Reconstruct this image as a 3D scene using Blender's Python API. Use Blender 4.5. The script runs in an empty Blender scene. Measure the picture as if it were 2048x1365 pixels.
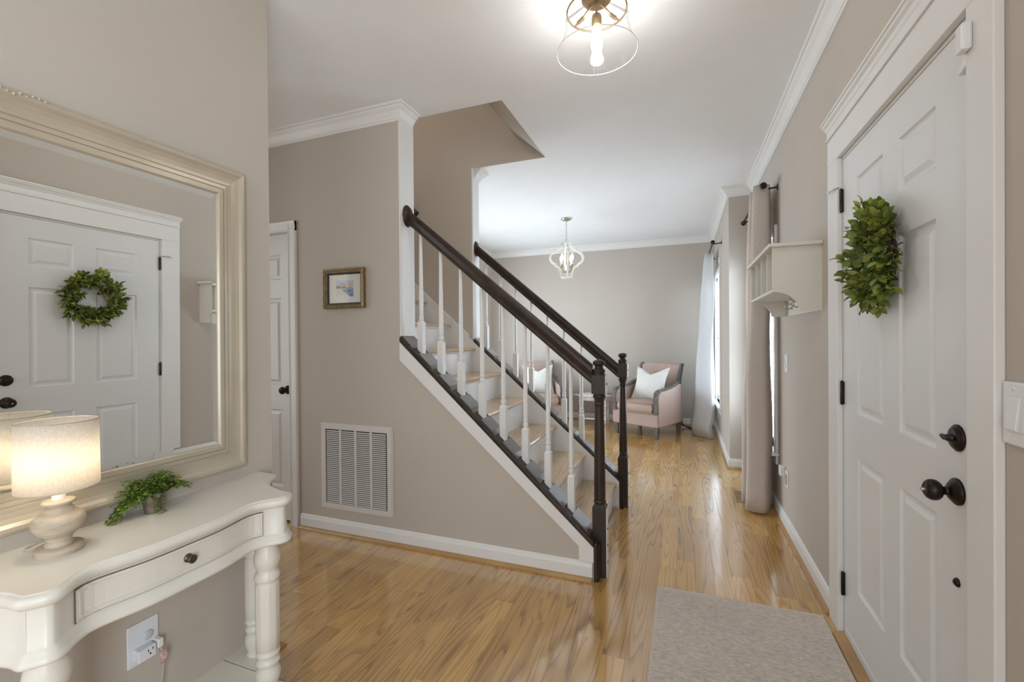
import bpy, bmesh, math, random
from mathutils import Vector, Matrix, Quaternion
random.seed(7)
SC = bpy.context.scene
COL = SC.collection
R = math.radians

# ------------------------------------------------------------------ camera
cd = bpy.data.cameras.new('camera')
cam = bpy.data.objects.new('camera', cd)
COL.objects.link(cam)
SC.camera = cam
cd.sensor_fit = 'HORIZONTAL'
cd.sensor_width = 36.0
cd.lens = 36.0 * 900.1 / 2048.0
cd.clip_start = 0.02
_yaw, _pit, _rol = R(20.836), R(-0.349), R(-0.483)
_f = Vector((-math.sin(_yaw) * math.cos(_pit), math.cos(_yaw) * math.cos(_pit), math.sin(_pit)))
_r0 = Vector((math.cos(_yaw), math.sin(_yaw), 0))
_u0 = _r0.cross(_f)
_r = _r0 * math.cos(_rol) + _u0 * math.sin(_rol)
_u = -_r0 * math.sin(_rol) + _u0 * math.cos(_rol)
M = Matrix((( _r.x, _u.x, -_f.x, 0), (_r.y, _u.y, -_f.y, 0), (_r.z, _u.z, -_f.z, 1.285), (0, 0, 0, 1)))
cam.matrix_world = M

# ------------------------------------------------------------------ world / exposure / lights
SC.view_settings.view_transform = 'Standard'
SC.view_settings.look = 'None'
SC.view_settings.gamma = 1.0
SC.view_settings.use_curve_mapping = False
SC.view_settings.exposure = -0.24
SKY = 1.6
world = bpy.data.worlds.new('overcast_sky')
SC.world = world
world.use_nodes = True
bg = world.node_tree.nodes['Background']
bg.inputs[0].default_value = (0.90, 0.95, 1.0, 1)
bg.inputs[1].default_value = SKY

def portal(name, loc, rot, sx, sy):
    l = bpy.data.lights.new(name, 'AREA')
    l.shape = 'RECTANGLE'; l.size = sx; l.size_y = sy
    l.cycles.is_portal = True
    o = bpy.data.objects.new(name, l); COL.objects.link(o)
    o.location = loc; o.rotation_euler = rot
    return o

def area(name, loc, rot, sx, sy, power, color=(1, 1, 1)):
    l = bpy.data.lights.new(name, 'AREA')
    l.shape = 'RECTANGLE'; l.size = sx; l.size_y = sy
    l.energy = power; l.color = color
    o = bpy.data.objects.new(name, l); COL.objects.link(o)
    o.location = loc; o.rotation_euler = rot
    return o

# daylight at the two windows, plus unseen fill lamps added behind cut openings
area('fill_back', (-0.525, -2.46, 1.45), (R(112), 0, 0), 2.1, 2.0, 26, (0.90, 0.95, 1.0))  # added fill lamp behind the viewer, no known source
area('fill_side', (0.80, -1.05, 1.25), (0, R(90), 0), 1.6, 0.88, 62, (0.82, 0.91, 1.0))  # lamp added to brighten the mirror wall, its window is made up
area('fill_hall', (-4.32, 0.7, 1.45), (0, R(-90), 0), 1.78, 1.96, 14, (1.0, 0.95, 0.86))  # lamp added to lift the hall and closet door
area('daylight_near_window', (0.84, 4.235, 1.23), (0, R(90), 0), 1.62, 0.9, 120, (0.72, 0.86, 1.0))
area('daylight_far_window', (0.62, 6.26, 1.25), (0, R(90), 0), 1.66, 0.76, 115, (0.70, 0.85, 1.0))
area('fill_living_side', (-3.19, 5.2, 1.15), (0, R(-90), 0), 1.46, 2.16, 80, (0.72, 0.86, 1.0))  # added fill for the living room, no such window known
area('fill_upstairs', (-3.0, 2.99, 5.32), (0, 0, 0), 0.8, 0.8, 46, (1.0, 0.95, 0.88))  # lamp added to lighten the upper stairwell through a made-up skylight

# ------------------------------------------------------------------ materials
def nd(nt, typ, **kw):
    n = nt.nodes.new(typ)
    for k, v in kw.items():
        setattr(n, k, v)
    return n

def mat(name, col, rough=0.5, metal=0.0, var=0.04, vscale=6.0, bump=0.0, bscale=80.0, coat=0.0, spec=0.5,
        stretch=None, sheen=0.0):
    m = bpy.data.materials.new(name); m.use_nodes = True
    nt = m.node_tree; b = nt.nodes['Principled BSDF']
    b.inputs['Roughness'].default_value = rough
    b.inputs['Metallic'].default_value = metal
    b.inputs['Coat Weight'].default_value = coat
    b.inputs['Specular IOR Level'].default_value = spec
    b.inputs['Sheen Weight'].default_value = sheen
    tc = nd(nt, 'ShaderNodeTexCoord')
    mp = nd(nt, 'ShaderNodeMapping')
    if stretch: mp.inputs['Scale'].default_value = stretch
    nt.links.new(tc.outputs['Object'], mp.inputs['Vector'])
    ns = nd(nt, 'ShaderNodeTexNoise'); ns.inputs['Scale'].default_value = vscale; ns.inputs['Detail'].default_value = 3
    nt.links.new(mp.outputs[0], ns.inputs['Vector'])
    cr = nd(nt, 'ShaderNodeValToRGB')
    cr.color_ramp.elements[0].position = 0.3; cr.color_ramp.elements[1].position = 0.7
    cr.color_ramp.elements[0].color = tuple(max(0, c * (1 - var)) for c in col) + (1,)
    cr.color_ramp.elements[1].color = tuple(min(1, c * (1 + var)) for c in col) + (1,)
    nt.links.new(ns.outputs['Fac'], cr.inputs['Fac'])
    nt.links.new(cr.outputs['Color'], b.inputs['Base Color'])
    if bump > 0:
        n2 = nd(nt, 'ShaderNodeTexNoise'); n2.inputs['Scale'].default_value = bscale; n2.inputs['Detail'].default_value = 2
        nt.links.new(mp.outputs[0], n2.inputs['Vector'])
        bp = nd(nt, 'ShaderNodeBump'); bp.inputs['Strength'].default_value = bump; bp.inputs['Distance'].default_value = 0.01
        nt.links.new(n2.outputs['Fac'], bp.inputs['Height'])
        nt.links.new(bp.outputs['Normal'], b.inputs['Normal'])
    return m

def oak(name, dark=(0.26, 0.125, 0.033), light=(0.71, 0.42, 0.125), axis='y', rough=0.22, ring=17.0, coat=1.0):
    """flat sawn oak: contour lines of a stretched noise, one offset per plank"""
    m = bpy.data.materials.new(name); m.use_nodes = True
    nt = m.node_tree; L = nt.links.new; b = nt.nodes['Principled BSDF']
    geo = nd(nt, 'ShaderNodeNewGeometry'); oi = nd(nt, 'ShaderNodeObjectInfo')
    add = nd(nt, 'ShaderNodeMath', operation='ADD')
    L(geo.outputs['Random Per Island'], add.inputs[0]); L(oi.outputs['Random'], add.inputs[1])
    fr = nd(nt, 'ShaderNodeMath', operation='FRACT'); L(add.outputs[0], fr.inputs[0])
    wn = nd(nt, 'ShaderNodeTexWhiteNoise', noise_dimensions='1D'); L(fr.outputs[0], wn.inputs['W'])
    sc = nd(nt, 'ShaderNodeVectorMath', operation='SCALE'); sc.inputs['Scale'].default_value = 23.0
    L(wn.outputs['Color'], sc.inputs[0])
    va = nd(nt, 'ShaderNodeVectorMath', operation='ADD')
    L(geo.outputs['Position'], va.inputs[0]); L(sc.outputs[0], va.inputs[1])
    mp = nd(nt, 'ShaderNodeMapping')
    s = {'y': (9.5, 0.62, 9.5), 'x': (0.62, 9.5, 9.5)}[axis]
    mp.inputs['Scale'].default_value = s
    L(va.outputs[0], mp.inputs['Vector'])
    n1 = nd(nt, 'ShaderNodeTexNoise'); n1.inputs['Scale'].default_value = 1.0; n1.inputs['Detail'].default_value = 1.5
    n1.inputs['Roughness'].default_value = 0.35
    L(mp.outputs[0], n1.inputs['Vector'])
    mu = nd(nt, 'ShaderNodeMath', operation='MULTIPLY'); mu.inputs[1].default_value = ring
    L(n1.outputs['Fac'], mu.inputs[0])
    f2 = nd(nt, 'ShaderNodeMath', operation='FRACT'); L(mu.outputs[0], f2.inputs[0])
    cr = nd(nt, 'ShaderNodeValToRGB')
    e = cr.color_ramp.elements
    e[0].position = 0.0; e[0].color = (0.0, 0.0, 0.0, 1)
    e[1].position = 0.30; e[1].color = (0.72, 0.72, 0.72, 1)
    k = e.new(0.55); k.color = (1, 1, 1, 1)
    k = e.new(0.93); k.color = (0.82, 0.82, 0.82, 1)
    k = e.new(1.0); k.color = (0.0, 0.0, 0.0, 1)
    L(f2.outputs[0], cr.inputs['Fac'])
    # fine pores
    mp2 = nd(nt, 'ShaderNodeMapping')
    mp2.inputs['Scale'].default_value = {'y': (260, 7, 260), 'x': (7, 260, 260)}[axis]
    L(va.outputs[0], mp2.inputs['Vector'])
    n2 = nd(nt, 'ShaderNodeTexNoise'); n2.inputs['Scale'].default_value = 1.0; n2.inputs['Detail'].default_value = 2
    L(mp2.outputs[0], n2.inputs['Vector'])
    # soft large mottling
    n3 = nd(nt, 'ShaderNodeTexNoise'); n3.inputs['Scale'].default_value = 2.2; n3.inputs['Detail'].default_value = 2
    L(va.outputs[0], n3.inputs['Vector'])
    mx = nd(nt, 'ShaderNodeMath', operation='MULTIPLY_ADD'); mx.inputs[1].default_value = 0.55
    L(cr.outputs['Color'], mx.inputs[0])
    t = nd(nt, 'ShaderNodeMath', operation='MULTIPLY'); t.inputs[1].default_value = 0.30; L(n2.outputs['Fac'], t.inputs[0])
    L(t.outputs[0], mx.inputs[2])
    t2 = nd(nt, 'ShaderNodeMath', operation='MULTIPLY_ADD'); t2.inputs[1].default_value = 0.45; t2.inputs[2].default_value = -0.12
    L(n3.outputs['Fac'], t2.inputs[0])
    su = nd(nt, 'ShaderNodeMath', operation='ADD'); L(mx.outputs[0], su.inputs[0]); L(t2.outputs[0], su.inputs[1])
    t3 = nd(nt, 'ShaderNodeMath', operation='MULTIPLY_ADD'); t3.inputs[1].default_value = 0.42; t3.inputs[2].default_value = -0.21
    L(wn.outputs['Value'], t3.inputs[0])
    su2 = nd(nt, 'ShaderNodeMath', operation='ADD', use_clamp=True); L(su.outputs[0], su2.inputs[0]); L(t3.outputs[0], su2.inputs[1])
    mc = nd(nt, 'ShaderNodeMixRGB'); mc.inputs[1].default_value = dark + (1,); mc.inputs[2].default_value = light + (1,)
    L(su2.outputs[0], mc.inputs[0])
    L(mc.outputs[0], b.inputs['Base Color'])
    b.inputs['Roughness'].default_value = rough
    b.inputs['Coat Weight'].default_value = coat
    b.inputs['Coat Roughness'].default_value = 0.13; b.inputs['Coat IOR'].default_value = 2.15
    bp = nd(nt, 'ShaderNodeBump'); bp.inputs['Strength'].default_value = 0.02; bp.inputs['Distance'].default_value = 0.004
    L(cr.outputs['Color'], bp.inputs['Height']); L(bp.outputs['Normal'], b.inputs['Normal'])
    return m

def glassy(name, tint=(1, 1, 1), gloss=0.12, rough=0.02, ior=1.45):
    """thin clear glass that lets light straight through and reflects by its angle"""
    m = bpy.data.materials.new(name); m.use_nodes = True
    nt = m.node_tree; nt.nodes.remove(nt.nodes['Principled BSDF']); out = nt.nodes['Material Output']
    tr = nd(nt, 'ShaderNodeBsdfTransparent'); tr.inputs[0].default_value = tint + (1,)
    gl = nd(nt, 'ShaderNodeBsdfGlossy'); gl.inputs['Roughness'].default_value = rough
    lw = nd(nt, 'ShaderNodeLayerWeight'); lw.inputs['Blend'].default_value = 0.5
    pw_ = nd(nt, 'ShaderNodeMath', operation='POWER'); pw_.inputs[1].default_value = 5.0
    nt.links.new(lw.outputs['Facing'], pw_.inputs[0])
    fr = nd(nt, 'ShaderNodeMath', operation='MULTIPLY_ADD'); fr.inputs[1].default_value = 0.6; fr.inputs[2].default_value = 0.03
    nt.links.new(pw_.outputs[0], fr.inputs[0])
    mx = nd(nt, 'ShaderNodeMixShader')
    nt.links.new(fr.outputs[0], mx.inputs[0]); nt.links.new(tr.outputs[0], mx.inputs[1]); nt.links.new(gl.outputs[0], mx.inputs[2])
    nt.links.new(mx.outputs[0], out.inputs[0])
    return m

def emit(name, col, s):
    m = bpy.data.materials.new(name); m.use_nodes = True
    b = m.node_tree.nodes['Principled BSDF']
    b.inputs['Base Color'].default_value = (0.9, 0.9, 0.88, 1)
    b.inputs['Emission Color'].default_value = col + (1,)
    b.inputs['Emission Strength'].default_value = s
    return m

def cloth(name, col, trans=0.3, rough=0.9, weave=220.0, bump=0.25):
    m = bpy.data.materials.new(name); m.use_nodes = True
    nt = m.node_tree; L = nt.links.new
    nt.nodes.remove(nt.nodes['Principled BSDF']); out = nt.nodes['Material Output']
    tc = nd(nt, 'ShaderNodeTexCoord')
    ns = nd(nt, 'ShaderNodeTexNoise'); ns.inputs['Scale'].default_value = weave; ns.inputs['Detail'].default_value = 2
    mp = nd(nt, 'ShaderNodeMapping'); mp.inputs['Scale'].default_value = (1, 1, 0.35)
    L(tc.outputs['Object'], mp.inputs[0]); L(mp.outputs[0], ns.inputs['Vector'])
    cr = nd(nt, 'ShaderNodeValToRGB')
    cr.color_ramp.elements[0].position = 0.3; cr.color_ramp.elements[1].position = 0.7
    cr.color_ramp.elements[0].color = tuple(c * 0.9 for c in col) + (1,)
    cr.color_ramp.elements[1].color = tuple(min(1, c * 1.06) for c in col) + (1,)
    L(ns.outputs['Fac'], cr.inputs[0])
    df = nd(nt, 'ShaderNodeBsdfDiffuse'); tl = nd(nt, 'ShaderNodeBsdfTranslucent')
    L(cr.outputs[0], df.inputs[0]); L(cr.outputs[0], tl.inputs[0])
    bp = nd(nt, 'ShaderNodeBump'); bp.inputs['Strength'].default_value = bump; bp.inputs['Distance'].default_value = 0.002
    L(ns.outputs['Fac'], bp.inputs['Height']); L(bp.outputs[0], df.inputs['Normal'])
    mx = nd(nt, 'ShaderNodeMixShader'); mx.inputs[0].default_value = trans
    L(df.outputs[0], mx.inputs[1]); L(tl.outputs[0], mx.inputs[2]); L(mx.outputs[0], out.inputs[0])
    return m

WALL = mat('wall_paint', (0.515, 0.46, 0.40), 0.85, var=0.012, vscale=3, bump=0.04, bscale=260)
CEIL = mat('ceiling_paint', (0.845, 0.86, 0.87), 0.9, var=0.01, bump=0.04, bscale=200)
TRIM = mat('trim_paint', (0.78, 0.77, 0.75), 0.38, var=0.012, vscale=5)
DOORW = mat('door_paint', (0.745, 0.75, 0.745), 0.33, var=0.012, vscale=4, bump=0.015, bscale=60)
CREAM = mat('cream_lacquer', (0.74, 0.71, 0.64), 0.32, var=0.02, vscale=8)
CUBBY = mat('cream_shelf_paint', (0.70, 0.67, 0.60), 0.5, var=0.02)
DARKW = mat('espresso_stain', (0.034, 0.020, 0.013), 0.36, var=0.35, vscale=20, coat=0.0, spec=0.35, stretch=(1, 1, 0.3))
SHEENW = mat('espresso_stain_sheen', (0.065, 0.047, 0.040), 0.36, var=0.3, vscale=25, coat=1.0, spec=0.9, stretch=(0.3, 1, 1))  # same espresso stain, base lightened to stand in for grey sheen
SHEENW.node_tree.nodes['Principled BSDF'].inputs['Coat IOR'].default_value = 1.9
SHEENW.node_tree.nodes['Principled BSDF'].inputs['Coat Roughness'].default_value = 0.38
BRONZE = mat('oil_rubbed_bronze', (0.035, 0.026, 0.022), 0.32, metal=0.85, var=0.3, vscale=30)
BLACKM = mat('black_iron', (0.018, 0.016, 0.015), 0.4, metal=0.6, var=0.2)
WHITEP = mat('white_plastic', (0.80, 0.80, 0.79), 0.3, var=0.01)
PLATE = mat('white_cover_plate', (0.74, 0.76, 0.80), 0.35, var=0.01)
OAKF = oak('oak_floor')
OAKT = oak('oak_tread', dark=(0.36, 0.24, 0.13), light=(0.66, 0.49, 0.32), axis='y', rough=0.3, coat=0.4)
OAKSHOE = mat('oak_shoe_moulding', (0.43, 0.255, 0.105), 0.35, var=0.12, vscale=14, stretch=(0.4, 0.4, 1), coat=0.2)
FRAMEM = mat('champagne_frame', (0.50, 0.435, 0.335), 0.32, var=0.05, vscale=10, metal=0.25)
FRAMEG = mat('frame_groove', (0.18, 0.14, 0.10), 0.6)
MIRROR = bpy.data.materials.new('mirror_silver'); MIRROR.use_nodes = True
_b = MIRROR.node_tree.nodes['Principled BSDF']; _b.inputs['Metallic'].default_value = 1.0
_b.inputs['Roughness'].default_value = 0.0; _b.inputs['Base Color'].default_value = (0.90, 0.91, 0.90, 1)
GOLD = mat('antique_gold_frame', (0.21, 0.145, 0.06), 0.4, metal=0.35, var=0.3, vscale=60)
BLACKP = mat('black_liner', (0.012, 0.010, 0.009), 0.5)
MATB = mat('ivory_mat_board', (0.68, 0.66, 0.58), 0.9, var=0.02)
GLASS = glassy('clear_glass')
GRILLE = mat('grille_enamel', (0.66, 0.63, 0.60), 0.45, var=0.015)
GRILLEB = mat('duct_shadow', (0.035, 0.028, 0.022), 0.9)
LIME = mat('whitewashed_wood', (0.49, 0.41, 0.31), 0.6, var=0.2, vscale=16, stretch=(1, 1, 6), bump=0.1, bscale=60)
RUG = mat('rug_pile', (0.70, 0.615, 0.545), 0.95, var=0.20, vscale=130, bump=1.0, bscale=230, spec=0.1, stretch=(0.40, 1.0, 1.0), sheen=0.2)
RUGB = mat('rug_binding', (0.62, 0.56, 0.50), 0.9, var=0.1, vscale=90)
CURT = cloth('linen_curtain', (0.75, 0.67, 0.61), 0.25)
CURTW = cloth('white_curtain', (0.68, 0.68, 0.68), 0.15)
UPH = cloth('blush_linen', (0.47, 0.345, 0.295), 0.0, weave=160)
UPHP = cloth('blush_piping', (0.38, 0.27, 0.225), 0.0, weave=160)
CUSH = cloth('cream_cushion_cotton', (0.76, 0.74, 0.69), 0.0, weave=120)
GREYW = mat('weathered_grey_wood', (0.115, 0.105, 0.098), 0.6, var=0.5, vscale=40, bump=0.2, bscale=90)
WHITEW = mat('distressed_white_wood', (0.72, 0.70, 0.66), 0.55, var=0.10, vscale=30, bump=0.15, bscale=60)
SHADE = cloth('linen_lampshade', (0.90, 0.85, 0.77), 0.55, weave=420, bump=0.3)
SHADEIN = mat('shade_lining', (0.86, 0.83, 0.77), 0.9)
BULBW = emit('warm_bulb_glow', (1.0, 0.88, 0.70), 36)
BULBC = emit('candle_bulb_glow', (1.0, 0.93, 0.82), 20)
BULBD = emit('edison_bulb_glow', (1.0, 0.97, 0.93), 150)
NICKEL = mat('aged_nickel', (0.45, 0.42, 0.38), 0.35, metal=0.8, var=0.15, vscale=40)
BRASS = mat('aged_brass', (0.30, 0.21, 0.11), 0.4, metal=0.8, var=0.2, vscale=40)
TIN = mat('mercury_glass_pot', (0.29, 0.255, 0.215), 0.22, metal=0.75, var=0.35, vscale=50)
LEAFS = [mat('wreath_leaf', (0.15, 0.20, 0.034), 0.42, var=0.3, vscale=50),
         mat('wreath_leaf_light', (0.27, 0.31, 0.055), 0.42, var=0.3, vscale=50),
         mat('wreath_leaf_dark', (0.075, 0.115, 0.03), 0.45, var=0.3, vscale=50)]
FERN = mat('maidenhair_leaf', (0.135, 0.235, 0.030), 0.5, var=0.4, vscale=45)
FERNL = mat('maidenhair_leaf_light', (0.27, 0.33, 0.055), 0.5, var=0.3, vscale=45)
TWIG = mat('grapevine_twig', (0.085, 0.045, 0.024), 0.8, var=0.4, vscale=60, bump=0.5, bscale=120)
SLAT = cloth('blind_slat', (0.86, 0.87, 0.88), 0.5, weave=30, bump=0.0)
VENTW = mat('vent_wood', (0.20, 0.13, 0.075), 0.5, var=0.1)
CORD = mat('black_cord', (0.012, 0.012, 0.014), 0.5)
CORDW = mat('lamp_cord', (0.50, 0.46, 0.38), 0.5)
TAG = mat('pink_paper_tag', (0.62, 0.40, 0.36), 0.8, var=0.5, vscale=190)
SOIL = mat('moss', (0.03, 0.045, 0.012), 0.95, var=0.4, vscale=80)

# ------------------------------------------------------------------ mesh helpers
class MB:
    def __init__(s):
        s.v = []; s.f = []; s.mi = []; s.cur = 0; s.smooth = []
    def add(s, vs, fs, sm=False):
        o = len(s.v); s.v += [tuple(v) for v in vs]
        for f in fs:
            s.f.append([i + o for i in f]); s.mi.append(s.cur); s.smooth.append(sm)
    def box(s, x0, x1, y0, y1, z0, z1):
        s.add([(x0,y0,z0),(x1,y0,z0),(x1,y1,z0),(x0,y1,z0),(x0,y0,z1),(x1,y0,z1),(x1,y1,z1),(x0,y1,z1)],
              [(0,3,2,1),(4,5,6,7),(0,1,5,4),(1,2,6,5),(2,3,7,6),(3,0,4,7)])
        return s
    def prism(s, pts, a, b, axis):
        """pts 2D polygon; axis: the axis along which it is extruded from a to b"""
        def P(p, t):
            if axis == 'y': return (p[0], t, p[1])
            if axis == 'x': return (t, p[0], p[1])
            return (p[0], p[1], t)
        n = len(pts)
        s.add([P(p, a) for p in pts] + [P(p, b) for p in pts],
              [tuple(range(n)), tuple(range(2*n-1, n-1, -1))] + [(i, i+n, (i+1)%n+n, (i+1)%n) for i in range(n)])
        return s
    def lathe(s, prof, c=(0,0,0), axis='z', seg=20, sm=True, sx=1.0, sy=1.0):
        """prof: list of (radius, height)"""
        vs = []
        for (r, h) in prof:
            for k in range(seg):
                a = 2*math.pi*k/seg
                p, q = r*math.cos(a)*sx, r*math.sin(a)*sy
                if axis == 'z': vs.append((c[0]+p, c[1]+q, c[2]+h))
                elif axis == 'x': vs.append((c[0]+h, c[1]+p, c[2]+q))
                else: vs.append((c[0]+p, c[1]+h, c[2]+q))
        fs = []
        for i in range(len(prof)-1):
            for k in range(seg):
                a, b = i*seg+k, i*seg+(k+1)%seg
                fs.append((a, b, b+seg, a+seg))
        s.add(vs, fs, sm)
        n = len(prof)
        if prof[0][0] > 1e-5: s.add(vs[:seg], [tuple(range(seg-1, -1, -1))])
        if prof[-1][0] > 1e-5: s.add(vs[(n-1)*seg:], [tuple(range(seg))])
        return s
    def tube(s, pts, rad, seg=8, cap=True, sm=True, flat=None):
        pts = [Vector(p) for p in pts]; n = len(pts)
        rs = rad if isinstance(rad, (list, tuple)) else [rad]*n
        t0 = (pts[1]-pts[0]).normalized()
        up = Vector((0,0,1)) if abs(t0.z) < 0.9 else Vector((1,0,0))
        nrm = (up - t0*up.dot(t0)).normalized()
        vs = []
        for i, p in enumerate(pts):
            t = (pts[min(i+1,n-1)] - pts[max(i-1,0)]).normalized()
            nrm = (nrm - t*nrm.dot(t)).normalized(); b = t.cross(nrm)
            for k in range(seg):
                a = 2*math.pi*k/seg
                ca, sa = math.cos(a), math.sin(a)
                if flat: vs.append(p + nrm*(ca*rs[i]*flat[0]) + b*(sa*rs[i]*flat[1]))
                else: vs.append(p + nrm*(ca*rs[i]) + b*(sa*rs[i]))
        fs = [(i*seg+k, i*seg+(k+1)%seg, (i+1)*seg+(k+1)%seg, (i+1)*seg+k) for i in range(n-1) for k in range(seg)]
        s.add(vs, fs, sm)
        if cap:
            s.add(vs[:seg], [tuple(range(seg-1,-1,-1))]); s.add(vs[-seg:], [tuple(range(seg))])
        return s
    def sweep(s, path, prof, side=1, z=0.0, closed=False):
        """mitred horizontal sweep; prof (out, up) as a closed outline"""
        P = [Vector((p[0], p[1])) for p in path]; n = len(P); vs = []
        for i in range(n):
            ds = []
            if i > 0 or closed: ds.append((P[i]-P[i-1]).normalized())
            if i < n-1 or closed: ds.append((P[(i+1)%n]-P[i]).normalized())
            ns = [Vector((-d.y, d.x))*side for d in ds]
            m = ns[0] if len(ns) == 1 else (ns[0]+ns[1])/(1+ns[0].dot(ns[1]))
            for (o, u) in prof:
                q = P[i] + m*o; vs.append((q.x, q.y, z+u))
        k = len(prof); fs = []
        for i in range(n if closed else n-1):
            j = (i+1) % n
            for a in range(k):
                b = (a+1) % k
                fs.append((i*k+a, i*k+b, j*k+b, j*k+a))
        if not closed:
            fs.append(tuple(range(k))); fs.append(tuple((n-1)*k+a for a in range(k-1,-1,-1)))
        s.add(vs, fs); return s
    def grid(s, nu, nv, fn, sm=True):
        vs = [fn(i/(nu-1), j/(nv-1)) for j in range(nv) for i in range(nu)]
        s.add(vs, [(j*nu+i, j*nu+i+1, (j+1)*nu+i+1, (j+1)*nu+i) for j in range(nv-1) for i in range(nu-1)], sm)
        return s
    def mesh(s, name, mats):
        me = bpy.data.meshes.new(name); me.from_pydata(s.v, [], s.f)
        for m in (mats if isinstance(mats, (list, tuple)) else [mats]): me.materials.append(m)
        me.polygons.foreach_set('material_index', s.mi)
        me.polygons.foreach_set('use_smooth', s.smooth)
        bm = bmesh.new(); bm.from_mesh(me); bmesh.ops.recalc_face_normals(bm, faces=bm.faces); bm.to_mesh(me); bm.free()
        me.update(); return me

def link(name, me, parent=None, bev=0.0, seg=2, sub=0, solid=0.0, loc=None):
    o = bpy.data.objects.new(name, me); COL.objects.link(o)
    if parent is not None: o.parent = parent
    if loc is not None: o.location = loc
    if bev > 0:
        b = o.modifiers.new('bevel', 'BEVEL'); b.width = bev; b.segments = seg; b.limit_method = 'ANGLE'; b.angle_limit = R(40)
        b.harden_normals = False
    if solid > 0:
        q = o.modifiers.new('solid', 'SOLIDIFY'); q.thickness = solid; q.offset = 0
    if sub > 0:
        q = o.modifiers.new('sub', 'SUBSURF'); q.levels = sub; q.render_levels = sub
    return o

def part(name, mb, m, parent=None, **k):
    return link(name, mb.mesh(name, m), parent, **k)

def thing(name, label, cat, loc=(0,0,0), rotz=0.0, group=None):
    o = bpy.data.objects.new(name, None); COL.objects.link(o)
    o.empty_display_size = 0.05
    o.location = loc; o.rotation_euler = (0, 0, rotz)
    o['label'] = label; o['category'] = cat
    if group: o['group'] = group
    return o

def tag(o, label, cat, group=None):
    o['label'] = label; o['category'] = cat
    if group: o['group'] = group
    return o

def struct(name, mb, m, label=None, **k):
    o = part(name, mb, m, None, **k); o['kind'] = 'structure'
    if label: o['label'] = label
    return o

def sroot(name, label):
    o = bpy.data.objects.new(name, None); COL.objects.link(o); o.empty_display_size = 0.05
    o['kind'] = 'structure'; o['label'] = label
    return o

def catmull(pts, n):
    pts = [Vector(p) for p in pts]; out = []
    P = [pts[0]*2-pts[1]] + pts + [pts[-1]*2-pts[-2]]
    for i in range(1, len(P)-2):
        a, b, c, d = P[i-1], P[i], P[i+1], P[i+2]
        for k in range(n):
            t = k/n
            out.append(0.5*((2*b)+(c-a)*t+(2*a-5*b+4*c-d)*t*t+(3*b-a-3*c+d)*t**3))
    out.append(pts[-1]); return out

# ------------------------------------------------------------------ key dimensions (metres)
XW = 0.637       # front wall face
YS = 2.367       # stair wall face
XM = -1.60       # mirror wall face
ZC = 2.727       # ceiling
XL = 0.4186      # living room front wall face
YB = 4.845       # return of the front wall
YF = 7.03        # far wall
XE = -1.643      # end of the full height stair walls
Y2 = 3.44        # second stair wall, stair side
YBK = -2.3       # back wall
XLL = -3.05      # living room left wall

# ------------------------------------------------------------------ walls
w = MB()
# front wall: door, window, and an added opening for the side fill lamp (x XW..XW+.16)
D0, D1, DZ = 1.36, 2.30, 2.042
W0, W1, WZ0, WZ1 = 3.785, 4.66, 0.44, 2.02
T = 0.16
w.box(XW, XW+T, YBK, -1.5, 0, ZC); w.box(XW, XW+T, -0.6, D0, 0, ZC); w.box(XW, XW+T, -1.5, -0.6, 0, 0.44); w.box(XW, XW+T, -1.5, -0.6, 2.06, ZC); w.box(XW, XW+T, D0, D1, DZ, ZC); w.box(XW, XW+T, D1, W0, 0, ZC)
w.box(XW, XW+T, W0, W1, 0, WZ0); w.box(XW, XW+T, W0, W1, WZ1, ZC); w.box(XW, XW+T, W1, YB+0.14, 0, ZC)
struct('wall_front', w, WALL, 'greige front wall holding the entry door and the nearer window')
w = MB()
F0, F1, FZ0, FZ1 = 5.90, 6.62, 0.44, 2.06
w.box(XL, XW-0.001, YB, YB+0.14, 0, ZC)
w.box(XL, XL+T, YB+0.14, F0, 0, ZC); w.box(XL, XL+T, F0, F1, 0, FZ0); w.box(XL, XL+T, F0, F1, FZ1, ZC); w.box(XL, XL+T, F1, YF+0.12, 0, ZC)
struct('wall_living', w, WALL, 'living room front wall stepping in past the nearer curtain')
struct('wall_far', MB().box(XLL-0.12, XL-0.0005, YF, YF+0.12, 0, ZC), WALL, 'pale far wall behind the armchairs')
struct('wall_left', MB().box(XM-0.12, XM, YBK, 1.389, 0, ZC), WALL, 'greige wall that carries the mirror')
w = MB(); w.box(XLL-0.12, XLL, 3.58, 4.1, 0, ZC); w.box(XLL-0.12, XLL, 6.3, YF, 0, ZC); w.box(XLL-0.12, XLL, 4.1, 6.3, 0, 0.40); w.box(XLL-0.12, XLL, 4.1, 6.3, 1.90, ZC)  # opening in this wall is made up for the living side fill
struct('wall_living_left', w, WALL, 'left end wall of the living room')
w = MB(); w.box(-4.3, -4.18, YBK, -0.3, 0, 5.2); w.box(-4.3, -4.18, 1.7, 3.56, 0, 5.2); w.box(-4.3, -4.18, -0.3, 1.7, 0, 0.55); w.box(-4.3, -4.18, -0.3, 1.7, 2.35, 5.2)  # hall opening is invented, it only admits the hall fill lamp
struct('wall_hall', w, WALL, 'end wall of the hall beyond the mirror wall')
# back wall with a wide opening made up to admit the back fill
w = MB()
w.box(-4.18, -1.6, YBK-0.12, YBK, 0, ZC); w.box(-1.6, XW, YBK-0.12, YBK, 2.45, ZC); w.box(-1.6, XW, YBK-0.12, YBK, 0, 0.45)
w.box(0.55, XW, YBK-0.12, YBK, 0.45, 2.45)
struct('wall_back', w, WALL, 'wall behind the viewer with a wide opening added for a fill lamp')

# cap line of the near knee wall: z(x)
def capz(x, z0=0.236, x0=-0.478, k=0.9135): return z0 + (x0 - x)*k
def capz2(x): return 0.225 + (-0.455 - x)*0.882
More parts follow.
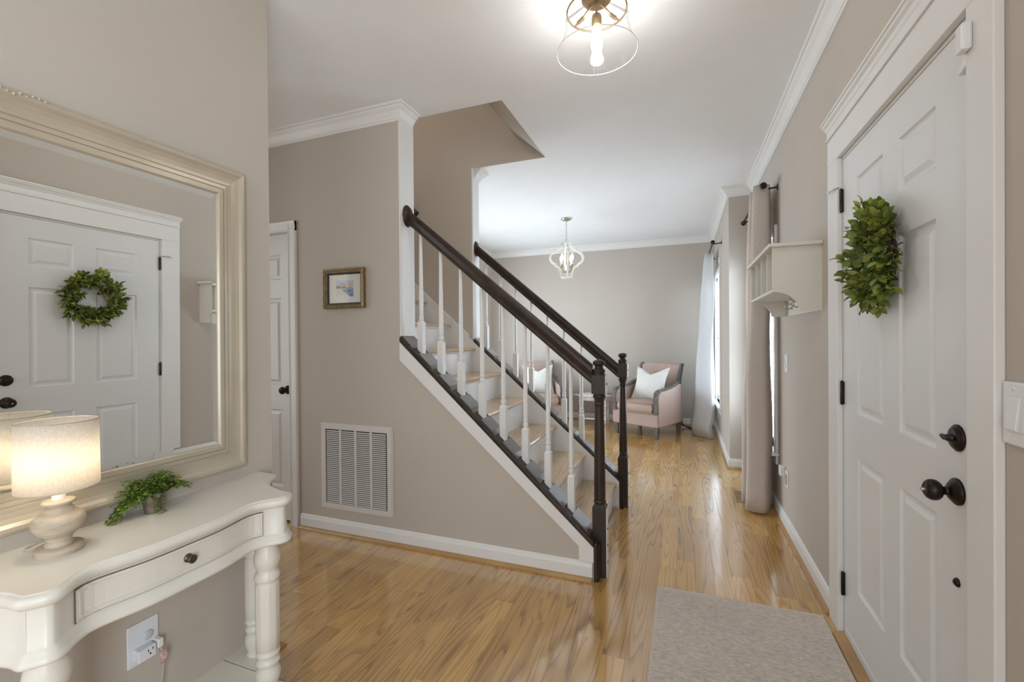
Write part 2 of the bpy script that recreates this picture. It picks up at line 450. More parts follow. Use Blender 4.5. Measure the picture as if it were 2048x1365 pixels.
# near stair wall: full height left of XE, knee wall below the cap, stud wall upstairs
kn = [(-4.18, 0), (-0.44, 0), (-0.44, capz(-0.44)-0.0), (XE, capz(XE)), (XE, 5.2), (-4.18, 5.2)]
CL0, CL1, CLZ = -3.30, -2.535, 2.044      # closet door opening
w = MB()
w.prism([(CL1, 0), (-0.444, 0), (-0.444, capz(-0.444)-0.03), (XE, capz(XE)-0.03), (XE, ZC), (CL1, ZC)], YS, 2.515, 'y')
w.box(-4.18, CL0, YS, 2.515, 0, ZC); w.box(CL0, CL1, YS, 2.515, CLZ, ZC)
struct('wall_stair', w, WALL, 'greige wall under and beside the staircase')
struct('wall_stair_upper', MB().box(-4.18, -1.0, 2.39, 2.515, ZC+0.2, 5.2), WALL, 'wall of the stair shaft above the ceiling on the near side')
w = MB()
w.prism([(-4.18, 0), (-0.45, 0), (-0.45, capz2(-0.45)-0.03), (XE-0.02, capz2(XE-0.02)-0.03), (XE-0.02, ZC+0.001), (-4.18, ZC+0.001)], Y2, 3.56, 'y')
struct('wall_stair_far', w, WALL, 'greige wall on the far side of the staircase')
struct('wall_shaft_far', MB().box(-4.18, -1.0, 3.4590, 3.4608, ZC, ZC+0.2).box(-4.18, -1.0, 3.459, 3.56, ZC+0.2, 5.2), WALL, 'far wall of the stair shaft above the ceiling')
# ceiling around the stair opening, sloped soffit at its right end
w = MB()
w.box(-4.3, XW+T, YBK-0.12, 2.535, ZC, ZC+0.2)
w.box(-4.3, XW+T, 3.461, YF+0.12, ZC, ZC+0.2)
w.box(-1.019, XW+T, 2.535, 3.461, ZC, ZC+0.2)
struct('ceiling', w, CEIL, 'white ceiling with a stair opening cut into it')
struct('trim_1', MB().prism([(-1.019, ZC), (-1.0, ZC+0.3), (-1.0, 5.2), (-1.28, 5.2), (-1.28, ZC+0.218)], 2.516, 3.4605, 'y'), WALL,
       'sloped drywall soffit at the right end of the stair opening')
struct('ceiling_upper', MB().box(-4.3, -3.42, 2.39, 3.56, 5.2, 5.3).box(-2.58, -0.9, 2.39, 3.56, 5.2, 5.3).box(-3.42, -2.58, 2.39, 2.57, 5.2, 5.3).box(-3.42, -2.58, 3.41, 3.56, 5.2, 5.3), CEIL, 'ceiling high above the stairs')  # square hole added so the upstairs fill lamp shines down

# ------------------------------------------------------------------ floor: subfloor + planks
sub = struct('floor', MB().box(-4.3, XW+T, YBK-0.12, YF+0.12, -0.05, -0.016), DARKW, 'honey oak strip floor running toward the far room')
PW, PT = 0.092, 0.016
def plank_mb(x0, x1, y0, y1, dz=0.0, mb=None):
    mb = mb or MB(); c = 0.0006; g = 0.00015
    x0 += g; x1 -= g; y0 += g; y1 -= g; z = dz
    vs = [(x0,y0,-PT),(x1,y0,-PT),(x1,y1,-PT),(x0,y1,-PT),(x0,y0,z-c),(x1,y0,z-c),(x1,y1,z-c),(x0,y1,z-c),
          (x0+c,y0+c,z),(x1-c,y0+c,z),(x1-c,y1-c,z),(x0+c,y1-c,z)]
    mb.add(vs, [(8,9,10,11),(4,5,9,8),(5,6,10,9),(6,7,11,10),(7,4,8,11),(0,1,5,4),(1,2,6,5),(2,3,7,6),(3,0,4,7)])
    return mb
def visible_floor(x, y):
    d = (Vector((x, y, 0)) - cam.matrix_world.translation)
    zf = d.dot(_f)
    if zf < 0.3: return False
    u = d.dot(_r)/zf*900.1 + 1024; v = 682 - d.dot(_u)/zf*900.1
    if not (480 < u < 1720 and v < 1420): return False
    if x < XM and y < 1.38: return False
    if y > YS and x < -0.42 and y < 3.56: return False
    if y > 3.5 and x < -0.42 - (y-3.4)*0.35 - 1.9: return False
    return True
rng = random.Random(11)
cand = []; rest = []
xi = -4.18
while xi < XW - 0.005:
    x1 = min(xi + PW, XW - 0.002)
    y = YBK - rng.random()*0.9
    while y < YF:
        ln = rng.choice([0.45, 0.6, 0.75, 0.9, 1.05, 1.2])
        y0, y1 = max(y, YBK), min(y + ln, YF - 0.001)
        if y1 - y0 > 0.02:
            vis = any(visible_floor((xi+x1)/2, y0 + (y1-y0)*t) for t in (0.02, 0.25, 0.5, 0.75, 0.98))
            d = math.hypot((xi+x1)/2, (y0+y1)/2)
            (cand if vis else rest).append((d/ math.sqrt(y1-y0), xi, x1, y0, y1))
        y += ln
    xi += PW
cand.sort()
own, more = cand[:300], cand[300:]
cache = {}
for i, (_, x0, x1, y0, y1) in enumerate(own):
    key = (round(x1-x0, 4), round(y1-y0, 4))
    if key not in cache:
        cache[key] = plank_mb(-key[0]/2, key[0]/2, -key[1]/2, key[1]/2).mesh('plank', OAKF)
    o = bpy.data.objects.new('plank', cache[key]); COL.objects.link(o); o.parent = sub
    o.location = ((x0+x1)/2, (y0+y1)/2, rng.uniform(-0.0003, 0))
pf = MB()
for (_, x0, x1, y0, y1) in more + rest: plank_mb(x0, x1, y0, y1, rng.uniform(-0.0003, 0), pf)
o = part('plank_field', pf, OAKF, sub); o['kind'] = 'stuff'

# ------------------------------------------------------------------ trim: crown, base, shoe
CROWN = [(0,0),(0,-0.090),(0.010,-0.090),(0.012,-0.080),(0.018,-0.076),(0.022,-0.066),(0.040,-0.040),(0.056,-0.026),(0.060,-0.016),(0.070,-0.013),(0.074,0)]
CROWN2 = [(o, u*1.35) for o, u in CROWN]
BASE = [(0,0),(0.015,0),(0.015,0.072),(0.011,0.083),(0.009,0.092),(0.004,0.097),(0,0.097)]
SHOE = [(0,0),(0.019,0),(0.018,0.008),(0.013,0.015),(0.006,0.019),(0,0.020)]
def shoe_off(p): return [(o+0.015, u) for o, u in p]
def crown(name, path, side, label): return struct(name, MB().sweep(path, CROWN, side, ZC-0.0005), TRIM, label)
crown('trim_2', [(XW, YBK), (XW, YB), (XL, YB), (XL, YF), (XLL, YF), (XLL, 3.56), (XE-0.02, 3.56), (XE-0.02, 3.47)], 1, 'white crown moulding along the front and far walls')
crown('trim_3', [(-4.18, YS), (XE, YS), (XE, 2.50)], -1, 'white crown moulding over the stair wall, wrapping its end')
def base(n, path, side, lab):
    o = struct(n, MB().sweep(path, BASE, side, 0), TRIM, lab, )
    part('shoe_moulding', MB().sweep(path, shoe_off(SHOE), side, 0), OAKSHOE, o)
    return o
base('baseboard_front', [(XW, YBK), (XW, 1.255)], 1, 'white baseboard right of the entry door')
base('baseboard_window', [(XW, 2.435), (XW, YB), (XL, YB), (XL, YF), (XLL, YF), (XLL, 3.56), (-0.47, 3.56)], 1, 'white baseboard from the door round the living room')
base('baseboard_stair', [(-2.456, YS), (-0.455, YS)], -1, 'white baseboard with oak shoe below the stair wall')
base('baseboard_left', [(XM, YBK), (XM, 1.389), (XM-0.12, 1.389), (XM-0.12, YBK)], -1, 'white baseboard under the mirror wall')

# ------------------------------------------------------------------ six panel door builder (local: x width, y depth (front at 0, facing -y), z up)
def door_leaf(mb, W, Hh, cols, rows, th=0.035, rec=0.009, rim=0.030):
    """raised panels cut as real relief"""
    xs = [0] + [c for ab in cols for c in ab] + [W]
    zs = [0] + [c for ab in rows for c in ab] + [Hh]
    for i in range(len(xs)-1):
        for j in range(len(zs)-1):
            a, b, c, d = xs[i], xs[i+1], zs[j], zs[j+1]
            if i % 2 == 1 and j % 2 == 1:
                def ring(x0, x1, z0, z1, y): return [(x0,y,z0),(x1,y,z0),(x1,y,z1),(x0,y,z1)]
                seq = [ring(a,b,c,d,0), ring(a+.006,b-.006,c+.006,d-.006,rec*0.75), ring(a+.011,b-.011,c+.011,d-.011,rec),
                       ring(a+rim*0.72,b-rim*0.72,c+rim*0.72,d-rim*0.72,rec*0.9), ring(a+rim*1.25,b-rim*1.25,c+rim*1.25,d-rim*1.25,rec*0.12),]
                vs = [p for q in seq for p in q]; fs = []
                for k in range(len(seq)-1):
                    for m_ in range(4):
                        n_ = (m_+1) % 4
                        fs.append((k*4+m_, k*4+n_, (k+1)*4+n_, (k+1)*4+m_))
                fs.append(tuple((len(seq)-1)*4+q for q in range(4)))
                mb.add(vs, fs)
            else:
                mb.add([(a,0,c),(b,0,c),(b,0,d),(a,0,d)], [(0,1,2,3)])
    mb.add([(0,0,0),(W,0,0),(W,th,0),(0,th,0),(0,0,Hh),(W,0,Hh),(W,th,Hh),(0,th,Hh)],
           [(0,3,2,1),(4,5,6,7),(1,2,6,5),(2,3,7,6),(3,0,4,7)])
    return mb

# ---- entry door (door_1)
dr = sroot('door_1', 'white six panel entry door in the front wall')
XD = 0.639                       # leaf face
LY0, LY1, LZ0, LZ1 = 1.372, 2.292, 0.018, 2.030
W_ = LY1-LY0; H_ = LZ1-LZ0
leaf = part('door_leaf', door_leaf(MB(), W_, H_, [(LY1-2.137, LY1-1.889), (LY1-1.768, LY1-1.545)],
            [(0.262-LZ0, 0.802-LZ0), (0.975-LZ0, 1.600-LZ0), (1.735-LZ0, 1.905-LZ0)], 0.044), DOORW, dr)
leaf.location = (XD, LY1, LZ0); leaf.rotation_euler = (0, 0, R(-90))
# jamb + stop
jb = MB()
jb.box(XW-0.0, XW+0.155, D1-0.006, D1, 0, DZ); jb.box(XW, XW+0.155, D0, D0+0.010, 0, DZ); jb.box(XW, XW+0.155, D0+0.010, D1-0.006, DZ-0.010, DZ)
jb.box(XW+0.048, XW+0.062, D0+0.010, D1-0.006, DZ-0.022, DZ-0.010)
part('door_jamb', jb, TRIM, dr)
XC = 0.617
cs = MB(); cs.box(XC, XW, D1, 2.431, 0, DZ+0.003)
part('casing', cs, TRIM, dr, bev=0.003)
cs = MB(); cs.box(XC, XW, 1.259, D0, 0, DZ+0.003)
part('casing', cs, TRIM, dr, bev=0.003)
hd = MB(); hd.box(XC, XW, 1.259, 2.431, DZ+0.003, 2.160)
part('head_casing', hd, TRIM, dr, bev=0.002)
cp = MB()
hp = [(0,0),(0.027,0),(0.027,0.008),(0.021,0.012),(0.021,0.040),(0.026,0.046),(0.031,0.055),(0.040,0.062),(0.042,0.070),(0.048,0.072),(0.048,0.080),(0,0.080)]
cp.sweep([(XW, 1.259), (XW, 2.431)], hp, 1, 2.160)
# returns at both ends
cp.sweep([(XW, 2.431), (XW-0.001, 2.4311)], [(0,0)]*3, 1, 2.16) if False else None
part('head_cap', cp, TRIM, dr)
for y_ in (1.259, 2.431):
    s_ = 1 if y_ > 2 else -1
    pr_ = [(y_ - s_*0.001 + s_*max(0, o-0.02), 2.160+u) for o, u in hp]
    part('cap_return', MB().prism(pr_, XC-0.002, XW, 'x'), TRIM, dr)
part('threshold', MB().prism([(0.590,0.0),(0.600,0.012),(0.630,0.017),(0.66,0.017),(0.66,0.0)], D0, D1-0.006, 'y') , OAKSHOE, dr)
part('door_sweep', MB().box(XD-0.004, XD+0.002, LY0, LY1, 0.018, 0.045), DOORW, dr)
for z_ in (1.858, 1.041, 0.225):
    h = MB(); h.box(XW-0.0035, XW+0.012, D1-0.013, D1-0.0065, z_-0.048, z_+0.048)
    h.lathe([(0.0,-0.052),(0.004,-0.050),(0.0058,-0.046),(0.0058,0.046),(0.004,0.050),(0.0,0.054)], (XW-0.007, D1-0.010, z_), 'z', 10)
    part('hinge', h, BRONZE, dr)
# deadbolt
db = MB()
db.lathe([(0.0335,0),(0.0335,-0.004),(0.030,-0.007),(0.0275,-0.0075),(0.026,-0.011),(0.019,-0.0135),(0.0,-0.014)], (XD, 1.441, 1.027), 'x', 28)
dbo = part('deadbolt', db, BRONZE, dr)
tn = MB(); tn.lathe([(0.010,0),(0.008,-0.012),(0.0,-0.013)], (XD-0.013, 1.441, 1.027), 'x', 14)
tn.tube([(XD-0.026, 1.458, 1.029), (XD-0.026, 1.441, 1.027), (XD-0.026, 1.424, 1.025)], [0.005, 0.0075, 0.005], 8)
part('thumb_turn', tn, BRONZE, dbo)
kb = MB()
kb.lathe([(0.0335,0),(0.0335,-0.005),(0.030,-0.009),(0.027,-0.010),(0.022,-0.016),(0.014,-0.021),(0.0105,-0.022),(0.0105,-0.030),(0.0125,-0.033),(0.020,-0.036),
          (0.0250,-0.042),(0.0265,-0.049),(0.0255,-0.056),(0.021,-0.063),(0.014,-0.067),(0.0125,-0.0665),(0.0,-0.066)], (XD, 1.443, 0.892), 'x', 28)
kbo = part('door_knob', kb, BRONZE, dr)
part('key_button', MB().lathe([(0.0045,0),(0.0045,-0.008),(0.003,-0.009),(0.0,-0.009)], (XD-0.066, 1.443, 0.892), 'x', 10), NICKEL, kbo)
part('kick_down_knob', MB().lathe([(0.011,0),(0.0115,-0.003),(0.009,-0.006),(0.005,-0.009),(0.0,-0.010)], (XD, 1.444, 0.664), 'x', 16), BRONZE, dr)
part('peephole', MB().lathe([(0.009,0),(0.009,-0.003),(0.006,-0.004),(0.0,-0.003)], (XD, 1.905, 1.590), 'x', 14), BLACKM, dr)
# contact sensor and hinge pin stop
sn = thing('door_sensor', 'small white contact sensor on the top right corner of the entry door casing', 'sensor', (XC, 1.345, 1.965))
part('sensor_body', MB().box(-0.020, 0, -0.017, 0.016, -0.030, 0.034), WHITEP, sn, bev=0.006)
part('sensor_magnet', MB().prism([(0.022,-0.030),(0.022,-0.036),(0.040,-0.060),(0.040,-0.064),(0.012,-0.056),(0.010,0.020),(0.018,0.030)], -0.002, 0.020, 'x'), WHITEP, sn)
st = thing('hinge_pin_stop', 'little metal hinge pin door stop with a white tip on the top hinge', 'door stop', (XW-0.014, D1-0.006, 1.915))
part('stop_arm', MB().tube([(0,0,0),(-0.012,0.020,0.0),(-0.02,0.055,0.0)], 0.0032, 8), NICKEL, st)
part('stop_tip', MB().lathe([(0.004,0),(0.0065,0.003),(0.0065,0.014),(0.0,0.016)], (-0.02,0.055,0.0), 'y', 10), WHITEP, st)

# ---- closet door (door_2) in the stair wall
dr2 = sroot('door_2', 'white six panel closet door at the left end of the stair wall')
lw = CL1-CL0-0.012
leaf2 = part('door_leaf', door_leaf(MB(), lw, 2.02, [(0.115, 0.335), (lw-0.335, lw-0.115)], [(0.23,0.78),(0.955,1.57),(1.70,1.875)], 0.035), DOORW, dr2)
leaf2.location = (CL0+0.006, YS+0.030, 0.014)
jb = MB(); jb.box(CL1-0.006, CL1, YS, 2.51, 0, CLZ); jb.box(CL0, CL0+0.006, YS, 2.51, 0, CLZ); jb.box(CL0+.006, CL1-.006, YS, 2.51, CLZ-0.008, CLZ)
part('door_jamb', jb, TRIM, dr2)
CAS = [(0,0),(0,0.016),(0.006,0.018),(0.014,0.012),(0.05,0.016),(0.062,0.020),(0.066,0.020),(0.066,0)]
def vert_casing(mb, x0, out, z1):
    mb.prism([(x0+o*out, YS-d) for o, d in CAS], 0, z1, 'z')
c_ = MB(); vert_casing(c_, CL1-0.008, 1, CLZ+0.058); part('casing', c_, TRIM, dr2)
c_ = MB(); vert_casing(c_, CL0+0.008, -1, CLZ+0.058); part('casing', c_, TRIM, dr2)
c_ = MB(); c_.prism([(YS-d, CLZ-0.006+o) for o, d in CAS], CL0-0.058, CL1+0.058, 'x'); part('head_casing', c_, TRIM, dr2)
kx = CL1-0.006-0.060
kb = MB(); kb.lathe([(0.031,0),(0.031,-0.004),(0.025,-0.009),(0.012,-0.014),(0.010,-0.030),(0.018,-0.036),(0.0255,-0.044),(0.026,-0.053),(0.020,-0.062),(0.0,-0.066)], (kx, YS+0.030, 0.935), 'y', 24)
part('door_knob', kb, BRONZE, dr2)
part('strike_plate', MB().box(CL1-0.0075, CL1-0.006, YS+0.004, YS+0.028, 0.905, 0.965), BRONZE, dr2)

# ------------------------------------------------------------------ windows
def window(n, xf, y0, y1, z0, z1, label, cw=0.07):
    root = sroot(n, label)
    part('window_casing', MB().box(xf-0.018, xf, y0-cw, y0, z0, z1+cw), TRIM, root, bev=0.003)
    part('window_casing', MB().box(xf-0.018, xf, y1, y1+cw, z0, z1+cw), TRIM, root, bev=0.003)
    part('window_casing', MB().box(xf-0.018, xf, y0, y1, z1, z1+cw), TRIM, root, bev=0.003)
    part('window_sill', MB().box(xf-0.045, xf+0.08, y0-cw-0.02, y1+cw+0.02, z0-0.022, z0), TRIM, root, bev=0.004)
    part('sill_apron', MB().box(xf-0.016, xf, y0-cw, y1+cw, z0-0.085, z0-0.022), TRIM, root, bev=0.003)
    fr = MB(); a = xf+0.085
    fr.box(a, a+0.035, y0, y0+0.045, z0, z1); fr.box(a, a+0.035, y1-0.045, y1, z0, z1)
    zm = (z0+z1)/2
    for (c, d) in ((z0, z0+0.055), (zm-0.025, zm+0.025), (z1-0.05, z1)): fr.box(a, a+0.035, y0+0.045, y1-0.045, c, d)
    ff = part('window_frame', fr, TRIM, root)
    part('pane', MB().box(a+0.015, a+0.019, y0+0.04, y1-0.04, z0+0.05, zm-0.02), GLASS, ff)
    part('pane', MB().box(a+0.015, a+0.019, y0+0.04, y1-0.04, zm+0.02, z1-0.045), GLASS, ff)
    return root
window('window_1', XW, W0, W1, WZ0, WZ1, 'nearer window with white casing behind the beige curtain')
window('window_2', XL, F0, F1, FZ0, FZ1, 'far living room window with white casing beside the white curtain', 0.06)

def blind(xf, y0, y1, z0, z1, label, bottom=0.0, group=None):
    root = thing('window_blind', label, 'blind', (xf+0.045, (y0+y1)/2, z1-0.005))
    hw = (y1-y0)/2-0.008
    part('head_rail', MB().box(-0.028, 0.028, -hw, hw, -0.055, 0), SLAT, root, bev=0.003)
    sl = MB(); wd = 0.025; ang = R(8)
    ca, sa = math.cos(ang), math.sin(ang)
    pr_ = [(-wd*ca, wd*sa), (0, 0.0025), (wd*ca, -wd*sa), (wd*ca, -wd*sa-0.0025), (0, 0.0), (-wd*ca, wd*sa-0.0025)]
    sl.prism(pr_, -hw, hw, 'y'); me = sl.mesh('slat', SLAT)
    z = -0.085; zb = z0+bottom - (z1-0.005)
    while z > zb+0.03:
        o = bpy.data.objects.new('slat', me); COL.objects.link(o); o.parent = root; o.location = (0, 0, z); z -= 0.0405
    part('bottom_rail', MB().box(-0.024, 0.024, -hw, hw, zb, zb+0.018), SLAT, root, bev=0.003)
    for yy in (-hw*0.7, 0, hw*0.7):
        part('ladder_cord', MB().tube([(-0.026, yy, -0.05), (-0.026, yy, zb+0.01)], 0.0012, 5), SLAT, root)
    return root
blind(XW, W0, W1, WZ0, WZ1, 'white slatted blind lowered almost to the sill, half hidden by the beige curtain', 0.045)
blind(XL, F0, F1, FZ0, FZ1, 'white slatted blind over the far window by the white curtain', 0.005)
ws = thing('wall_sensor', 'small white box on the wall above the far window corner', 'sensor', (XL, 5.88, 2.19))
part('sensor_body', MB().box(-0.022, 0, -0.03, 0.03, -0.035, 0.035), WHITEP, ws, bev=0.005)
part('sensor_lens', MB().box(-0.025, -0.021, -0.012, 0.012, -0.02, 0.0), PLATE, ws)

# ------------------------------------------------------------------ curtains
def rod(label, xw, xr, y0, y1, z, ybs):
    root = thing('curtain_rod', label, 'curtain rod', (xr, y0, z))
    part('rod', MB().tube([(0, 0, 0), (0, (y1-y0)/2, 0), (0, y1-y0, 0)], 0.0085, 12), BLACKM, root)
    for yy, s in ((0, -1), (y1-y0, 1)):
        f = MB(); f.lathe([(0.0085,0.0),(0.012,0.004*1),(0.012,0.012),(0.008,0.016),(0.017,0.024),(0.0235,0.038),(0.021,0.052),(0.011,0.063),(0.0,0.067)] if s > 0 else
                          [(0.0,-0.067),(0.011,-0.063),(0.021,-0.052),(0.0235,-0.038),(0.017,-0.024),(0.008,-0.016),(0.012,-0.012),(0.012,-0.004),(0.0085,0.0)], (0, yy, 0), 'y', 18)
        part('finial', f, BLACKM, root)
    for yb in ybs:
        b = MB(); b.tube([(0.0, yb-y0, -0.012), (0.02, yb-y0, -0.008), (xw-xr-0.006, yb-y0, 0.0)], 0.006, 10)
        b.lathe([(0.012,-0.011),(0.012,0.011)], (0, yb-y0, -0.002), 'y', 14)
        bo = part('rod_bracket', b, BLACKM, root)
        part('bracket_plate', MB().lathe([(0.021,-0.006),(0.021,0.0)], (xw-xr, yb-y0, 0), 'x', 18, sx=0.55), BLACKM, bo)
    return root
rod('black curtain rod over the nearer window holding the beige curtain', XW, 0.535, 3.655, 4.70, 2.350, (3.685, 4.66))
rod('dark curtain rod over the far window holding the white curtain', XL, 0.320, 5.66, 6.86, 2.362, (5.69, 6.83))

def curtain(name, label, plan_top, plan_bot, z1, z0, m, n=9, nz=22, hem=None, wob=0.012, sag=0.0):
    t = catmull([(p[0], p[1], 0) for p in plan_top], n); b = catmull([(p[0], p[1], 0) for p in plan_bot], n)
    N = len(t); rg = random.Random(3); ph = rg.random()*6
    def fn(a, c):
        i = min(int(a*(N-1)+0.5), N-1)
        e = c**0.8
        p = t[i].lerp(b[i], e)
        k = wob*math.sin(3.3*c*3.1+ph+a*5)*c*(1-c)*3
        zz = z1 + (z0-z1)*c
        if sag and c > 0.9:
            q = (c-0.9)/0.1; p = p + Vector((-0.03*math.sin(q*3.1), -0.03*math.sin(q*6.0), 0)); zz += sag*math.sin(q*3.14)*0.3
        return (p.x+k, p.y+k*0.5, zz)
    o = part(name, MB().grid(N, nz, fn), m, None, solid=0.003)
    tag(o, label, 'curtain'); return o
pt = [(.575,4.06),(.50,4.03),(.515,3.98),(.575,3.95),(.57,3.90),(.49,3.875),(.49,3.84),(.57,3.80),(.575,3.745),(.50,3.73),(.485,3.69),(.52,3.668),(.575,3.68),(.595,3.73),(.60,3.80)]
pb = [(.60,4.10),(.46,4.06),(.47,4.00),(.60,3.98),(.59,3.92),(.44,3.88),(.42,3.83),(.56,3.79),(.56,3.74),(.44,3.72),(.425,3.665),(.49,3.635),(.545,3.645),(.60,3.76),(.615,3.86)]
curtain('curtain', 'beige linen curtain panel hanging to the floor beside the nearer window', pt, pb, 2.375, 0.018, CURT)
pt = [(.35,6.62),(.28,6.58),(.29,6.52),(.35,6.48),(.34,6.42),(.27,6.38),(.28,6.30),(.35,6.26),(.36,6.20)]
pb = [(.33,6.62),(.14,6.60),(.12,6.52),(.26,6.48),(.24,6.42),(.12,6.36),(.16,6.26),(.30,6.14),(.36,6.17)]
curtain('curtain', 'white curtain panel puddling on the floor at the far window', pt, pb, 2.352, 0.012, CURTW, sag=0.06)

# ------------------------------------------------------------------ staircase
stair = thing('staircase', 'oak tread staircase with white risers rising to the left between two railings', 'staircase', (-0.45, 2.98, 0))
SX, SY = -0.45, 2.98
def nose(k): return -0.470 - 0.2318*k, 0.180 + 0.2028*k
TY0, TY1 = 2.516, Y2-0.001
for k in range(13):
    nx, nz = nose(k)
    zt = nz + 0.0135
    t = MB()
    prof = [(nx-0.262, zt-0.027), (nx-0.262, zt), (nx-0.012, zt), (nx-0.004, zt-0.004), (nx, zt-0.0135), (nx-0.004, zt-0.023), (nx-0.012, zt-0.027)]
    t.prism([(p[0]-SX, p[1]) for p in prof], TY0-SY, TY1-SY-0.019, 'y')
    part('tread', t, OAKT, stair)
    zb = 0.0 if k == 0 else nose(k-1)[1] + 0.0135
    part('riser', MB().box(nx-0.045-SX, nx-0.028-SX, TY0-SY, TY1-0.019-SY, zb, zt-0.027), TRIM, stair)
    part('cove_moulding', MB().prism([(nx-0.028-SX, zt-0.027), (nx-0.014-SX, zt-0.027), (nx-0.018-SX, zt-0.036), (nx-0.028-SX, zt-0.042)], TY0-SY, TY1-0.019-SY, 'y'), TRIM, stair)
part('shoe_moulding', MB().prism([(-0.478-SX,0),(-0.462-SX,0),(-0.466-SX,0.012),(-0.478-SX,0.018)], TY0-SY, TY1-0.02-SY, 'y'), OAKSHOE, stair)
# white skirt board on the far side
xa, xb_ = -0.455, -3.6
sk = [(xa, 0.0), (xa, capz2(xa)-0.02), (XE, capz2(XE)-0.02), (xb_, capz2(XE)-0.02 + (XE-xb_)*0.875), (xb_, 1.6), (-0.9, 0.0)]
part('skirt_board', MB().prism([(p[0]-SX, p[1]) for p in sk], TY1-0.018-SY, TY1-SY, 'y'), TRIM, stair)
part('skirt_cap', MB().prism([(p[0]-SX, p[1]) for p in [(XE-0.05, capz2(XE)+0.02), (xb_, capz2(XE)-0.03 + (XE-xb_)*0.875), (xb_, capz2(XE)-0.005 + (XE-xb_)*0.875), (XE-0.05, capz2(XE)+0.045)]], TY1-0.022-SY, TY1-SY, 'y'), TRIM, stair)

# ---- outer white stringer trim on the near knee wall, end boards of both walls
tr = MB()
def c0(x): return capz(x)-0.031
tr.prism([(XE, c0(XE)), (XE, c0(XE)-0.115), (-0.527, c0(-0.527)-0.075), (-0.527, 0.0973), (-0.447, 0.0973), (-0.447, c0(-0.447))], YS-0.012, YS, 'y')
struct('trim_4', tr, TRIM, 'white trim board under the dark cap of the near stair railing', bev=0.002)
struct('trim_5', MB().box(XE, XE+0.010, YS-0.002, 2.517, capz(XE)+0.005, ZC-0.001), TRIM, 'white end board of the full height stair wall')
struct('trim_6', MB().box(XE-0.02, XE-0.010, Y2-0.001, 3.561, capz2(XE)+0.005, ZC-0.001), TRIM, 'white end board of the far stair wall')

# ---- railings
def newel_parts(root, x, y, seg=22):
    g = MB()
    n = part('newel_post', MB(), DARKW, root) if False else None
    b = MB(); h = 0.036
    b.box(x-h, x+h, y-h, y+h, 0, 0.372)
    # chamfered shoulder
    b.add([(x-h,y-h,0.372),(x+h,y-h,0.372),(x+h,y+h,0.372),(x-h,y+h,0.372),(x-.026,y-.026,0.392),(x+.026,y-.026,0.392),(x+.026,y+.026,0.392),(x-.026,y+.026,0.392)],
          [(0,1,5,4),(1,2,6,5),(2,3,7,6),(3,0,4,7),(4,5,6,7)])
    b.lathe([(0.030,0.388),(0.0335,0.396),(0.0335,0.402),(0.029,0.408),(0.028,0.412),(0.0315,0.417),(0.0305,0.424),(0.0305,0.50),(0.029,0.62),(0.0265,0.78),(0.0235,0.905),
             (0.0235,0.918),(0.028,0.922),(0.028,0.928),(0.0245,0.932),(0.026,0.945),(0.030,0.958),(0.0345,0.966),(0.0345,0.972),(0.030,0.976),(0.030,0.985)], (x, y, 0), 'z', seg)
    b.box(x-h, x+h, y-h, y+h, 0.982, 1.085)
    b.lathe([(0.034,1.083),(0.030,1.094),(0.033,1.100),(0.034,1.106),(0.031,1.113),(0.025,1.116),(0.022,1.124),(0.022,1.131),(0.029,1.137),(0.0335,1.143),(0.034,1.149),(0.030,1.157),(0.021,1.163),(0.010,1.166),(0.0,1.1665)], (x, y, 0), 'z', seg)
    np_ = part('newel_post', b, DARKW, root, bev=0.003)
    for zz in (0.075, 0.165, 0.255, 1.035):
        part('screw_plug', MB().lathe([(0.006,0),(0.006,0.006),(0.0,0.008)], (x+h, y, zz), 'x', 10), BLACKM, np_)
    part('white_edge_strip', MB().box(x+h, x+h+0.004, y-0.026, y+0.03, 0.0, 0.365), TRIM, np_)
    part('white_edge_strip', MB().box(x+h, x+h+0.004, y-0.026, y+0.03, 0.985, 1.082), TRIM, np_)
    return np_

def baluster_mb(x, y, zf, zt, k):
    """square base cut to the rake, turned neck, long taper"""
    b = MB(); h = 0.0185
    zb = zf
    sq = zb + 0.185
    lo = lambda xx: zb - (xx-x)*k
    vs = [(x-h,y-h,lo(x-h)),(x+h,y-h,lo(x+h)),(x+h,y+h,lo(x+h)),(x-h,y+h,lo(x-h)),(x-h,y-h,sq),(x+h,y-h,sq),(x+h,y+h,sq),(x-h,y+h,sq),
          (x-.0105,y-.0105,sq+.012),(x+.0105,y-.0105,sq+.012),(x+.0105,y+.0105,sq+.012),(x-.0105,y+.0105,sq+.012)]
    b.add(vs, [(0,3,2,1),(0,1,5,4),(1,2,6,5),(2,3,7,6),(3,0,4,7),(4,5,9,8),(5,6,10,9),(6,7,11,10),(7,4,8,11),(8,9,10,11)])
    z1 = sq+0.010
    b.lathe([(0.0105,z1),(0.0135,z1+.006),(0.0158,z1+.018),(0.0135,z1+.030),(0.0108,z1+.036),(0.0152,z1+.040),(0.0152,z1+.045),(0.0108,z1+.049),(0.0132,z1+.062),(0.0140,z1+.09),
             (0.0125,z1+.25),(0.0092,zt-0.01),(0.0092,zt+0.012)], (x, y, 0), 'z', 12)
    return b

